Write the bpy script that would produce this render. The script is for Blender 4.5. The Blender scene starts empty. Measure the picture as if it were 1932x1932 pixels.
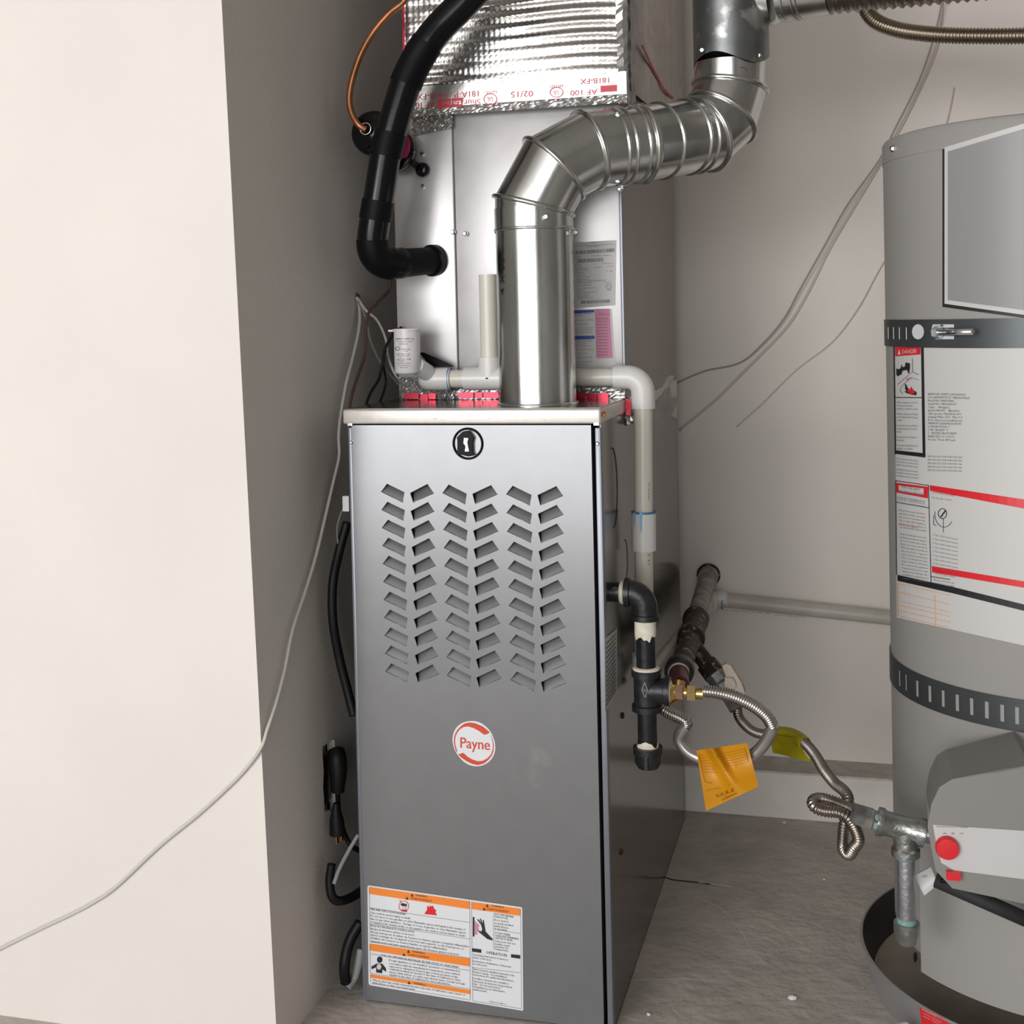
import bpy, bmesh, math, random
from mathutils import Vector, Matrix, geometry
random.seed(7)
PI = math.pi
S = bpy.context.scene
COL = S.collection

# ------------------------------------------------------------------ camera
CAM = Vector((.6875, -1.6543, .9616)); YAW, ROLL, PITCH, FPX, PPX, PPY = .2639, .0232, -.0241, 2394.85, 966., 657.08
_c, _s = math.cos(YAW), math.sin(YAW)
_r = Vector((_c, _s, 0)); _f = Vector((-_s, _c, 0)); _u = Vector((0, 0, 1))
_F = _f*math.cos(PITCH) + _u*math.sin(PITCH); _U = _u*math.cos(PITCH) - _f*math.sin(PITCH)
_cr, _sr = math.cos(ROLL), math.sin(ROLL)
cd = bpy.data.cameras.new('camera'); cam = bpy.data.objects.new('camera', cd); COL.objects.link(cam)
right = _r*_cr - _U*_sr; up = _r*_sr + _U*_cr
M = Matrix((right, up, -_F)).transposed().to_4x4(); M.translation = CAM
cam.matrix_world = M
cd.sensor_width = 36; cd.sensor_fit = 'HORIZONTAL'; cd.lens = 36*FPX/1932
cd.shift_y = -(966-PPY)/1932; cd.clip_start = .02; cd.clip_end = 60
S.camera = cam
# ------------------------------------------------------------------ world, light, exposure
W = bpy.data.worlds.new('world'); S.world = W; W.use_nodes = True
W.node_tree.nodes['Background'].inputs[0].default_value = (.93, .96, 1, 1)
W.node_tree.nodes['Background'].inputs[1].default_value = 1.2
S.view_settings.view_transform = 'Standard'; S.view_settings.look = 'None'
S.view_settings.exposure = 0.0; S.view_settings.gamma = 1; S.view_settings.use_curve_mapping = False
def area(name, loc, rot, sx, sy, e, col=(1, 1, 1)):
    l = bpy.data.lights.new(name, 'AREA'); l.shape = 'RECTANGLE'; l.size = sx; l.size_y = sy; l.energy = e; l.color = col
    o = bpy.data.objects.new(name, l); COL.objects.link(o); o.location = loc; o.rotation_euler = rot; return o
# daylight standing in the open garage door, 4 m in front of the furnace
area('garage_door_daylight', (-.7, -3.98, 1.06), (PI/2, 0, 0), 4.0, 2.1, 92, (1, .985, .965))
# added smaller lamp in the upper part of that door, to define shadows
area('added_shadow_light', (-1.0, -3.96, 1.55), (PI/2, 0, 0), 1.3, .7, 36, (1, .985, .965))

# ------------------------------------------------------------------ pixel -> point on a real plane
def ray(x, y):
    X2 = x-PPX; Y2 = PPY-y
    a = X2*_cr+Y2*_sr; b = -X2*_sr+Y2*_cr
    return _r*(a/FPX)+_U*(b/FPX)+_F
def P(x, y, Y=None, X=None, Z=None):
    d = ray(x, y)
    if Y is not None: t = (Y-CAM.y)/d.y
    elif X is not None: t = (X-CAM.x)/d.x
    else: t = (Z-CAM.z)/d.z
    return CAM+d*t
def pl(Y): return lambda x, y: P(x, y, Y=Y)
def plx(X): return lambda x, y: P(x, y, X=X)
HC = Vector((.958, .23)); HR = .228
def cyl_surf(r):
    def f(x, y):
        d = ray(x, y); ox, oy = CAM.x-HC.x, CAM.y-HC.y
        a = d.x**2+d.y**2; b = 2*(ox*d.x+oy*d.y); c = ox*ox+oy*oy-r*r
        D = b*b-4*a*c
        t = (-b-math.sqrt(max(D, 0)))/(2*a)
        return CAM+d*t
    return f

# ------------------------------------------------------------------ materials
MATS = {}
def mat(name, col, rough=.5, metal=0., bump=0., bscale=40., var=0., vscale=8., spec=.5, aniso=None, stretch=(1, 1, 1), dirt=None, alpha=None, coat=0, trans=0, col2=None, rvar=True):
    m = bpy.data.materials.new(name); m.use_nodes = True; nt = m.node_tree; b = nt.nodes['Principled BSDF']
    N = nt.nodes.new; L = nt.links.new
    b.inputs['Base Color'].default_value = (*col, 1); b.inputs['Roughness'].default_value = rough; b.inputs['Metallic'].default_value = metal
    b.inputs['Specular IOR Level'].default_value = spec
    if coat: b.inputs['Coat Weight'].default_value = coat; b.inputs['Coat Roughness'].default_value = .08
    if trans: b.inputs['Transmission Weight'].default_value = trans
    tc = N('ShaderNodeTexCoord'); mp = N('ShaderNodeMapping'); mp.inputs['Scale'].default_value = stretch
    L(tc.outputs['Object'], mp.inputs['Vector'])
    if var or col2:
        n = N('ShaderNodeTexNoise'); n.inputs['Scale'].default_value = vscale; n.inputs['Detail'].default_value = 6; L(mp.outputs[0], n.inputs['Vector'])
        cr = N('ShaderNodeValToRGB')
        c2 = col2 or tuple(max(0, c*(1-var)) for c in col)
        c1 = col if col2 else tuple(min(1, c*(1+var)) for c in col)
        cr.color_ramp.elements[0].position = .35; cr.color_ramp.elements[1].position = .65
        cr.color_ramp.elements[0].color = (*c2, 1); cr.color_ramp.elements[1].color = (*c1, 1)
        L(n.outputs['Fac'], cr.inputs[0])
        src = cr.outputs[0]
        if dirt:   # (colour, scale, threshold)
            n2 = N('ShaderNodeTexNoise'); n2.inputs['Scale'].default_value = dirt[1]; n2.inputs['Detail'].default_value = 8; L(tc.outputs['Object'], n2.inputs['Vector'])
            r2 = N('ShaderNodeValToRGB'); r2.color_ramp.elements[0].position = dirt[2]; r2.color_ramp.elements[1].position = dirt[2]+.08
            mx = N('ShaderNodeMixRGB'); L(n2.outputs['Fac'], r2.inputs[0]); L(r2.outputs[0], mx.inputs[0]); L(src, mx.inputs[1]); mx.inputs[2].default_value = (*dirt[0], 1); src = mx.outputs[0]
        L(src, b.inputs['Base Color'])
        if metal > .3 and rvar:
            mr = N('ShaderNodeMapRange'); mr.inputs['To Min'].default_value = rough*.8; mr.inputs['To Max'].default_value = min(1, rough*1.25)
            L(n.outputs['Fac'], mr.inputs['Value']); L(mr.outputs[0], b.inputs['Roughness'])
    if bump:
        n = N('ShaderNodeTexNoise'); n.inputs['Scale'].default_value = bscale; n.inputs['Detail'].default_value = 5; L(mp.outputs[0], n.inputs['Vector'])
        bp = N('ShaderNodeBump'); bp.inputs['Strength'].default_value = bump; bp.inputs['Distance'].default_value = .0032 if name == 'concrete_floor' else .002
        L(n.outputs['Fac'], bp.inputs['Height']); L(bp.outputs[0], b.inputs['Normal'])
    MATS[name] = m
    return m
m_wall = mat('wall_paint', (.73, .695, .655), .75, bump=.25, bscale=160, var=.025, vscale=3)
m_wall_back = mat('wall_paint_back', (.84, .79, .74), .8, bump=.25, bscale=160, var=.03, vscale=3)
m_floor = mat('concrete_floor', (.50, .455, .415), .7, bump=1., bscale=45, var=.1, vscale=14, dirt=((.52, .47, .42), 120, .66))
m_curb = mat('curb_top', (.56, .515, .46), .9, bump=.8, bscale=120, var=.12, vscale=40)
m_curbf = mat('curb_face', (.74, .70, .655), .8, bump=.3, bscale=120, var=.04, vscale=20)
m_shell = mat('garage_shell', (.24, .225, .21), .9, var=.02)
m_ceil = mat('ceiling_paint', (.42, .40, .38), .9, var=.02)
m_door = mat('brushed_grey_metal', (.25, .258, .272), .215, .6, var=.02, vscale=30, rvar=False, dirt=((.33, .33, .325), 9, .66))
m_cap = mat('cream_grey_metal', (.66, .63, .60), .38, .35, var=.05, vscale=60, dirt=((.35, .33, .3), 90, .70))
m_trim = mat('corner_trim_metal', (.22, .235, .27), .35, .5, var=.05)
m_side = mat('galvanised_side', (.16, .148, .138), .16, .85, var=.1, vscale=18, rvar=False, bump=.03, bscale=120)
m_dark = mat('dark_interior', (.02, .02, .022), .7)
m_louver = mat('louver_metal', (.42, .44, .45), .4, .8, var=.03)
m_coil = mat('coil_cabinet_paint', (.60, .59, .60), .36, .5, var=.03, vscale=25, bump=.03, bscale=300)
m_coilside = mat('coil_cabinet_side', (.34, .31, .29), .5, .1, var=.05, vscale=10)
m_galv = mat('new_galvanised', (.64, .66, .65), .2, 1., var=.10, vscale=22, stretch=(1, 1, .35), bump=.06, bscale=60)
m_galvold = mat('old_galvanised', (.20, .21, .215), .38, .9, var=.2, vscale=20, dirt=((.46, .46, .45), 24, .55), bump=.1)
m_bead = mat('bead_metal', (.62, .63, .62), .2, 1., var=.05)
m_screw = mat('zinc_screw', (.62, .66, .68), .2, 1.)
m_foil = mat('foil', (.46, .45, .435), .26, 1., var=.04, bump=.25, bscale=160)
m_foilside = mat('foil_side', (.52, .48, .46), .34, .8, var=.12, vscale=40, bump=1., bscale=260)
m_tape = mat('foil_tape', (.40, .39, .38), .3, .7, var=.05, bump=.25, bscale=60)
m_red = mat('red_print', (.62, .03, .06), .45)
m_redfoil = mat('red_foil', (.62, .02, .06), .25, .4)
m_redmark = mat('red_marker', (.5, .05, .07), .6)
m_black = mat('black_print', (.015, .015, .017), .5)
m_grey = mat('grey_print', (.16, .16, .17), .55)
m_rub = mat('black_insulation', (.004, .0045, .006), .24, spec=.26, bump=.1, bscale=60)
m_rubm = mat('black_tape_matte', (.004, .0045, .006), .5, spec=.12, bump=.15, bscale=90)
m_gloss = mat('gloss_black', (.004, .004, .005), .2, spec=.4)
m_latch = mat('latch_black', (.004, .004, .006), .45, spec=.15)
m_copper = mat('copper', (.50, .21, .10), .38, .9, var=.3, vscale=18, dirt=((.12, .07, .05), 14, .62))
m_pink = mat('pink_label', (.62, .05, .20), .5)
m_pvc = mat('pvc_pipe', (.66, .64, .565), .3, var=.03)
m_pvcf = mat('pvc_fitting', (.70, .69, .67), .3, var=.02)
m_pvcold = mat('pvc_dirty', (.55, .53, .47), .4, var=.1, vscale=10)
m_blue = mat('blue_primer', (.03, .20, .48), .4)
m_lblue = mat('light_blue_primer', (.25, .50, .75), .4)
m_white = mat('white_plastic', (.72, .70, .72), .3, var=.02)
m_iron = mat('black_iron', (.024, .024, .027), .36, .4, var=.25, vscale=60, bump=.3, bscale=140)
m_ironp = mat('black_iron_pipe', (.018, .019, .022), .3, .3, bump=.2, bscale=100, var=.3, vscale=50, dirt=((.12, .12, .125), 60, .66))
m_dope = mat('cream_pipe_dope', (.66, .62, .52), .7, bump=.5, bscale=120, var=.1, vscale=80)
m_rust = mat('rusty_iron', (.055, .028, .02), .6, .3, col2=(.018, .015, .014), vscale=45, bump=.5, bscale=100, dirt=((.34, .30, .26), 75, .56))
m_painted = mat('painted_old_pipe', (.42, .39, .36), .6, col2=(.20, .18, .165), vscale=40, bump=.4, bscale=80)
m_brass = mat('brass', (.72, .52, .18), .22, 1., var=.1, vscale=30)
m_brass2 = mat('pale_brass_nut', (.82, .66, .36), .14, 1.)
m_nut = mat('copper_nut', (.66, .44, .32), .25, 1.)
m_steel = mat('stainless_flex', (.52, .50, .48), .26, 1., var=.06)
m_steeld = mat('old_stainless_flex', (.34, .30, .27), .3, 1., var=.15, vscale=30)
m_steelb = mat('bronze_flex', (.36, .31, .24), .28, 1., var=.1)
m_sleeve = mat('grey_coated_tube', (.50, .47, .46), .25, .8)
m_orange = mat('orange_tag', (.60, .26, .003), .45, spec=.5, var=.03)
m_orprint = mat('brown_tag_print', (.13, .04, .003), .5)
m_yellow = mat('yellow_tag', (.30, .26, .008), .35, var=.1, vscale=30)
m_handle = mat('worn_valve_handle', (.62, .55, .47), .55, var=.05, vscale=60, dirt=((.50, .25, .07), 60, .57))
m_vbody = mat('grey_valve_body', (.12, .12, .12), .4, .6, col2=(.34, .34, .33), vscale=60)
m_cast = mat('galvanised_fitting', (.36, .38, .37), .3, .9, var=.18, vscale=60, bump=.7, bscale=120)
m_castp = mat('galvanised_nipple', (.38, .39, .42), .36, .85, var=.15, vscale=60, bump=.4, bscale=160)
m_teal = mat('teal_sealant', (.20, .34, .325), .55, bump=.5, bscale=150, var=.15, vscale=90)
m_tank = mat('grey_tank_enamel', (.325, .315, .305), .42, spec=.45, bump=.06, bscale=350)
m_strap = mat('strap_metal', (.085, .095, .10), .4, .6, var=.1)
m_zinc = mat('bright_zinc', (.80, .84, .85), .18, 1.)
m_label = mat('white_label', (.58, .58, .575), .45)
m_labelw = mat('white_glossy_label', (.72, .735, .77), .35)
m_lorange = mat('orange_print', (.85, .24, .03), .45)
m_lor2 = mat('pale_orange_print', (.80, .42, .18), .5)
m_lbluep = mat('blue_print', (.03, .08, .40), .45)
m_lpink = mat('pink_print', (.60, .22, .36), .5)
m_plate = mat('grey_plate', (.28, .28, .285), .4)
m_slot = mat('slot_light', (.62, .65, .66), .5)
m_silver = mat('silver_label', (.56, .56, .56), .5)
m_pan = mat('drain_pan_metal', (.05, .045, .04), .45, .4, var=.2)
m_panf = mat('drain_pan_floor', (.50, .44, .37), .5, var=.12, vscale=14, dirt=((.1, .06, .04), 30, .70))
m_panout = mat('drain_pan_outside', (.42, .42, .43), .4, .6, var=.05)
m_ctrl = mat('control_plastic', (.24, .235, .225), .5)
m_redk = mat('red_knob', (.70, .02, .03), .3)
m_cordw = mat('white_cord', (.56, .54, .50), .6)
m_cordd = mat('grey_cord', (.22, .21, .20), .6)
m_cordbr = mat('brown_cord', (.07, .03, .028), .55)
m_cordb = mat('black_cord', (.006, .006, .007), .5, spec=.3)
m_cordd2 = mat('wall_wire_grey', (.40, .37, .34), .7)
m_wallwire = mat('painted_over_wire', (.66, .60, .54), .7)
m_clear = mat('clear_film', (.9, .9, .9), .08, trans=.94, spec=.5)
m_clear.node_tree.nodes['Principled BSDF'].inputs['IOR'].default_value = 1.05
m_clearhose = mat('clear_hose', (.30, .31, .31), .18)
m_crumb = mat('plaster_crumb', (.8, .78, .74), .8)
m_gold = mat('brass_prong', (.80, .42, .10), .25, 1.)

# ------------------------------------------------------------------ object helpers
def wloc(o):
    v = Vector((0, 0, 0))
    while o: v += o.location; o = o.parent
    return v
def mk(name, V, F, m, parent=None, smooth=False, autos=None):
    V = [Vector(v) for v in V]
    if parent is None:
        mn = [min(v[i] for v in V) for i in range(3)]; mx = [max(v[i] for v in V) for i in range(3)]
        off = Vector(((mn[0]+mx[0])/2, (mn[1]+mx[1])/2, mn[2])); loc = off
    else: off = wloc(parent); loc = Vector((0, 0, 0))
    me = bpy.data.meshes.new(name); me.from_pydata([v-off for v in V], [], F); me.update()
    me.materials.append(m)
    o = bpy.data.objects.new(name, me); COL.objects.link(o); o.location = loc
    if parent: o.parent = parent
    if smooth:
        for p in me.polygons: p.use_smooth = True
        if autos is not None:
            me.set_sharp_from_angle(angle=math.radians(autos))
    return o
def thing(name, label, cat, loc, group=None):
    o = bpy.data.objects.new(name, None); COL.objects.link(o); o.location = loc; o.empty_display_size = .05
    o['label'] = label; o['category'] = cat
    if group: o['group'] = group
    return o
def tag(o, label, cat, group=None):
    o['label'] = label; o['category'] = cat
    if group: o['group'] = group
    return o
def struct(o): o['kind'] = 'structure'; return o
class MB:
    def __init__(s): s.V = []; s.F = []
    def add(s, VF):
        n = len(s.V); s.V += [Vector(v) for v in VF[0]]; s.F += [tuple(i+n for i in f) for f in VF[1]]; return s
    def out(s): return s.V, s.F
def box(x0, x1, y0, y1, z0, z1, bev=0., seg=2):
    bm = bmesh.new(); bmesh.ops.create_cube(bm, size=1)
    for v in bm.verts: v.co = Vector(((x0+x1)/2+v.co.x*(x1-x0), (y0+y1)/2+v.co.y*(y1-y0), (z0+z1)/2+v.co.z*(z1-z0)))
    if bev: bmesh.ops.bevel(bm, geom=bm.edges[:], offset=bev, segments=seg, affect='EDGES', profile=.5)
    bm.verts.ensure_lookup_table(); r = [v.co.copy() for v in bm.verts], [tuple(v.index for v in f.verts) for f in bm.faces]
    bm.free(); return r
def orient(VF, M4): return [M4 @ Vector(v) for v in VF[0]], VF[1]
def cr(pts, n=8):
    """smooth curve through points"""
    pts = [Vector(p) for p in pts]; o = []
    for i in range(len(pts)-1):
        p0 = pts[max(i-1, 0)]; p1 = pts[i]; p2 = pts[i+1]; p3 = pts[min(i+2, len(pts)-1)]
        for k in range(n):
            t = k/n
            o.append(.5*((2*p1)+(p2-p0)*t+(2*p0-5*p1+4*p2-p3)*t*t+(3*p1-p0-3*p2+p3)*t**3))
    o.append(pts[-1]); return o
def resample(path, ds):
    L = [0]
    for a, b in zip(path, path[1:]): L.append(L[-1]+(b-a).length)
    n = max(2, int(L[-1]/ds)); out = []; j = 0
    for k in range(n+1):
        s = L[-1]*k/n
        while j < len(L)-2 and L[j+1] < s: j += 1
        t = (s-L[j])/max(1e-9, L[j+1]-L[j]); out.append((path[j].lerp(path[j+1], t)))
    return out, L[-1]
def sweep(path, rad, seg=14, cap=True, closed=False):
    path = [Vector(p) for p in path]; n = len(path)
    T = []
    for i in range(n):
        if closed: t = path[(i+1) % n]-path[i-1]
        else: t = path[min(i+1, n-1)]-path[max(i-1, 0)]
        T.append(t.normalized())
    a = T[0].orthogonal().normalized(); V = []; F = []
    for i in range(n):
        a = (a-T[i]*a.dot(T[i])).normalized(); b = T[i].cross(a)
        r = rad[i] if isinstance(rad, (list, tuple)) else rad
        for k in range(seg):
            w = 2*PI*k/seg; V.append(path[i]+(a*math.cos(w)+b*math.sin(w))*r)
    for i in range(n if closed else n-1):
        for k in range(seg):
            j = (i+1) % n
            F.append((i*seg+k, i*seg+(k+1) % seg, j*seg+(k+1) % seg, j*seg+k))
    if cap and not closed:
        F.append(tuple(range(seg))[::-1]); F.append(tuple((n-1)*seg+k for k in range(seg)))
    return V, F
def cyl(A, B, r, seg=20, r2=None): return sweep([A, B], [r, r if r2 is None else r2], seg)
def lathe(A, B, prof, seg=24, cap=True):
    """profile of (t along A->B in metres, radius)"""
    A = Vector(A); B = Vector(B); d = (B-A).normalized(); a = d.orthogonal().normalized(); b = d.cross(a); V = []; F = []
    for t, r in prof:
        for k in range(seg):
            w = 2*PI*k/seg; V.append(A+d*t+(a*math.cos(w)+b*math.sin(w))*max(r, 1e-5))
    for i in range(len(prof)-1):
        for k in range(seg): F.append((i*seg+k, i*seg+(k+1) % seg, (i+1)*seg+(k+1) % seg, (i+1)*seg+k))
    if cap: F.append(tuple(range(seg))[::-1]); F.append(tuple((len(prof)-1)*seg+k for k in range(seg)))
    return V, F
def corrugated(path, r, pitch, amp=.1, seg=14, smooth_ranges=()):
    p, L = resample(cr(path, 10), pitch/5); rr = []
    n = len(p)
    for i in range(n):
        s = i/(n-1); sm = any(a <= s <= b for a, b in smooth_ranges)
        rr.append(r*(1.03 if sm else 1+amp*math.cos(2*PI*i/5)))
    return sweep(p, rr, seg)
def plate(outer, holes, thick, place):
    """flat plate with holes (2D polygons), placed by a function (u, v, w) -> point"""
    cu = bpy.data.curves.new('tmp', 'CURVE'); cu.dimensions = '2D'; cu.fill_mode = 'BOTH'; cu.extrude = thick/2
    for poly in [outer]+holes:
        sp = cu.splines.new('POLY'); sp.points.add(len(poly)-1); sp.use_cyclic_u = True
        for q, (u, v) in zip(sp.points, poly): q.co = (u, v, 0, 1)
    o = bpy.data.objects.new('tmp', cu); COL.objects.link(o); bpy.context.view_layer.update()
    me = bpy.data.meshes.new_from_object(o.evaluated_get(bpy.context.evaluated_depsgraph_get()))
    V = [Vector(place(*v.co)) for v in me.vertices]; F = [tuple(p.vertices) for p in me.polygons]
    bpy.data.objects.remove(o); bpy.data.curves.remove(cu); bpy.data.meshes.remove(me); return V, F
_tc = {}
def glyphs(s, res=2):
    k = (s, res)
    if k not in _tc:
        cu = bpy.data.curves.new('tmp', 'FONT'); cu.body = s; cu.resolution_u = res; cu.size = 1.
        o = bpy.data.objects.new('tmp', cu); COL.objects.link(o); bpy.context.view_layer.update()
        me = bpy.data.meshes.new_from_object(o.evaluated_get(bpy.context.evaluated_depsgraph_get()))
        _tc[k] = [(v.co.x, v.co.y) for v in me.vertices], [tuple(p.vertices) for p in me.polygons]
        bpy.data.objects.remove(o); bpy.data.curves.remove(cu); bpy.data.meshes.remove(me)
    return _tc[k]
def text(s, x, y, h, surf, slope=0., width=None, res=2, rot=0., lean=0., bold=0.):
    """print lettering of cap height h (pixels of the photograph) onto a surface"""
    V2, F = glyphs(s, res)
    if not V2: return [], []
    w = max(v[0] for v in V2); k = h/.7; kx = k if width is None else width/w
    c, sn = math.cos(rot), math.sin(rot); out = []
    for a, b in V2:
        u, v = a*kx, -b*k
        u, v = u*c-v*sn, u*sn+v*c
        out.append(surf(x+u-lean*v, y+v+slope*u))
    return out, F
def poly(pts, surf):
    P3 = [surf(*p) for p in pts]
    tri = geometry.tessellate_polygon([[Vector((p[0], p[1], 0)) for p in pts]])
    return P3, [tuple(t) for t in tri]
def quad(a, b, c, d, surf, n=1):
    """a-b top edge, d-c bottom edge, n slices along the width"""
    V = []; F = []
    for i in range(n+1):
        t = i/n
        V.append(surf(a[0]+(b[0]-a[0])*t, a[1]+(b[1]-a[1])*t)); V.append(surf(d[0]+(c[0]-d[0])*t, d[1]+(c[1]-d[1])*t))
    for i in range(n): F.append((2*i, 2*i+1, 2*i+3, 2*i+2))
    return V, F
def circ(cx, cy, rx, ry, n=32): return [(cx+rx*math.cos(2*PI*k/n), cy+ry*math.sin(2*PI*k/n)) for k in range(n)]
def ringpoly(cx, cy, rx, ry, w, surf, n=32, a0=0, a1=2*PI):
    V = []; F = []
    for k in range(n+1):
        t = a0+(a1-a0)*k/n
        V.append(surf(cx+rx*math.cos(t), cy+ry*math.sin(t))); V.append(surf(cx+(rx-w)*math.cos(t), cy+(ry-w)*math.sin(t)))
        if k: F.append((2*k-2, 2*k-1, 2*k+1, 2*k))
    return V, F
def line(pts, w, surf):
    m = MB()
    for (x0, y0), (x1, y1) in zip(pts, pts[1:]):
        dx, dy = x1-x0, y1-y0; l = math.hypot(dx, dy) or 1; nx, ny = -dy/l*w/2, dx/l*w/2
        m.add(quad((x0+nx, y0+ny), (x1+nx, y1+ny), (x1-nx, y1-ny), (x0-nx, y0-ny), surf, max(1, int(l/8))))
    return m.out()
def many(*VFs):
    m = MB()
    for a in VFs: m.add(a)
    return m.out()

FW, FH = .36, .8387      # furnace width and height
XP = -.061               # right face of the pillar on the left
YB = .86                 # back wall
ZC = 2.5                 # ceiling
# ================================================================== the setting
struct(mk('floor', *box(-5.6, 2.4, -9, YB+.1, -.12, 0), m_floor))
struct(mk('wall_back', *box(XP-.2, 2.3, YB, YB+.12, 0, ZC), m_wall_back))
def yfront(z): return -.151-(z-.04)*.053
hole = [(P(x, y, X=XP).y, P(x, y, X=XP).z) for x, y in [(609, 1405), (632, 1392), (637, 1528), (612, 1532)]]
outer = [(yfront(0), 0), (YB, 0), (YB, ZC), (yfront(ZC), ZC)]
jit = []
for i in range(4):
    a, b = hole[i], hole[(i+1) % 4]
    for k in range(5):
        t = k/5; jit.append((a[0]+(b[0]-a[0])*t+random.uniform(-.003, .003), a[1]+(b[1]-a[1])*t+random.uniform(-.003, .003)))
side = MB(); side.add(plate(outer, [jit], .013, lambda u, v, w: (XP-.0065+w, u, v)))
struct(mk('wall_left', *side.out(), m_wall))
zz = [0, .5, 1, 1.5, 2, ZC]
V = []; F = []
for z in zz: V += [(XP+.0001, yfront(z)-.0005, z), (-5.5, yfront(z)-.0005, z), (-5.5, yfront(z)+.012, z), (XP+.0001, yfront(z)+.012, z)]
for i in range(len(zz)-1):
    for k in range(4): a = 4*i+k; b = 4*i+(k+1) % 4; F.append((a, b, b+4, a+4))
F += [(3, 2, 1, 0), tuple(4*(len(zz)-1)+k for k in range(4))]
struct(mk('wall_front_left', V, F, m_wall))
struct(mk('wall_right', *box(2.3, 2.4, -4, YB+.12, 0, ZC), m_shell))
struct(mk('wall_side', *box(-5.6, -5.5, -4, -.15, 0, ZC), m_shell))
struct(mk('ceiling', *box(-5.6, 2.4, -4.1, YB+.12, ZC, ZC+.1), m_ceil))
g = MB()   # front wall with the open garage door
g.add(box(1.35, 2.4, -4.12, -4, 0, ZC)); g.add(box(-5.6, -2.75, -4.12, -4, 0, ZC)); g.add(box(-2.75, 1.35, -4.12, -4, 2.11, ZC))
struct(mk('wall_door_side', *g.out(), m_shell))
# concrete curb along the back wall
c0 = P(1420, 1456, Y=.775); zt = c0.z
YC = .775
struct(mk('trim_1', *box(.30, 2.3, YC, YB, 0, zt, .003), m_curbf))
struct(mk('trim_2', *box(.30, 2.3, YC+.002, YB, zt-.001, zt+.003), m_curb))

# ================================================================== furnace
fu = thing('furnace', 'tall grey metal gas furnace with rows of chevron louvres and a round white emblem', 'furnace', (.18, .36, 0))
cs = MB(); t = .0015; DF = .737
cs.add(box(0, t, .0, DF, 0, FH-.002)); cs.add(box(0, FW, DF-t, DF, 0, FH-.002)); cs.add(box(0, FW, 0, DF, 0, .002))
mk('casing', *cs.out(), m_side, fu)
mk('side_panel', *box(FW-t, FW, .0, DF, 0, FH-.002), m_side, fu)
mk('dark_shade_backing', *box(.012, .345, .06, .1, .02, .80), m_dark, fu)  # near-black box painted to stand for the shade behind the louvres
# top cap: tray with a turned-down front lip
mk('top_cap', *many(box(-.006, FW+.0012, -.005, DF, FH-.0205, FH, .003, 3)), m_cap, fu, True, 35)
mk('top_plate', *box(-.004, FW, .004, DF, FH, FH+.0006), m_side, fu)
# ------------ door with louvre cut-outs
def zc4(a, b): return (600+a/2.683, 750+b/2.683)
colsA = [  # first row corners of each column, and the last row's left-bottom references (zoom pixels)
    [(320, 476), (350, 436), (437, 478), (430, 531)],
    [(468, 482), (555, 437), (587, 484), (482, 531)],
    [(631, 482), (662, 440), (752, 486), (746, 540)],
    [(783, 487), (877, 443), (909, 489), (796, 539)],
    [(953, 488), (986, 446), (1080, 492), (1073, 546)],
    [(1113, 493), (1207, 448), (1241, 496), (1125, 546)]]
lastdy = [(22, 909), (26, 913), (22, 923), (20, 930), (21, 940), (17, 947)]
YD = -.003
dl, dr = P(664, 830, Y=YD).x, .3475
holes = []; louv = []
for cdef, (ddx, ddy) in zip(colsA, lastdy):
    A = [P(*zc4(*p), Y=YD) for p in cdef]; B = [P(*zc4(p[0]+ddx, p[1]+ddy), Y=YD) for p in cdef]
    for r in range(11):
        q = [(a.x+(b.x-a.x)*r/10, a.z+(b.z-a.z)*r/10) for a, b in zip(A, B)]
        holes.append(q)
ztop = .8165
outer = [(dl, .003), (dr, .003), (dr, ztop), (dl, ztop)]
dv = MB(); dv.add(plate(outer, holes, .0012, lambda u, v, w: (u, YD+w, v)))
dv.add(box(dl, dl+.001, YD, .012, .012, ztop)); dv.add(box(dr-.001, dr, YD, .012, .012, ztop)); dv.add(box(dl, dr, YD, .012, ztop-.001, ztop))
door = mk('door', *dv.out(), m_door, fu)
for ci in range(6):
    for r in range(11):
        q = holes[ci*11+r]
        # vertices: 0 left(low), 1 top, 2 right, 3 bottom.  fin hinged on the lower edge and leaning in
        if ci % 2 == 0: lo = [q[0], q[3]]; hi = [q[1], q[2]]
        else: lo = [q[0], q[3]], ; lo = [q[3], q[2]]; hi = [q[0], q[1]]
        d = .013; e = .0016
        a, b = Vector((lo[0][0], YD+.0006, lo[0][1])), Vector((lo[1][0], YD+.0006, lo[1][1]))
        c, f = Vector((hi[1][0], YD+d, hi[1][1]+e)), Vector((hi[0][0], YD+d, hi[0][1]+e))
        n = (b-a).cross(f-a).normalized()*.0009
        if n.y < 0: n = -n
        V = [a, b, c, f, a+n, b+n, c+n, f+n]
        # rolled bright lip on the hinged edge
        F = [(0, 1, 2, 3), (7, 6, 5, 4), (0, 4, 5, 1), (1, 5, 6, 2), (2, 6, 7, 3), (3, 7, 4, 0)]
        if ci == 0 and r == 0: first = None
        mk('louver', V, F, m_louver, door)
lip = MB()
for q in holes:
    pth = [Vector((x, YD-.0006, z)) for x, z in (q[0], q[3], q[2])]
    lip.add(sweep(pth, .0005, 5))
mk('louver_lip', *lip.out(), m_door, door, True)
mk('corner_trim', *many(box(.3525, FW+.0004, -.0035, .012, .0, .813, .0012)), m_trim, fu, True, 40)
mk('side_flange', *many(box(.0, dl-.0012, -.001, .012, .0, .813, .0008)), m_trim, fu, True, 40)
for x, y in ((662, 801), (1126, 800)):
    p = P(x, y, Y=-.002); mk('corner_clip', *box(p.x-.004, p.x+.004, -.006, .002, p.z-.002, p.z+.003, .0006), m_zinc, fu)
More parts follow.
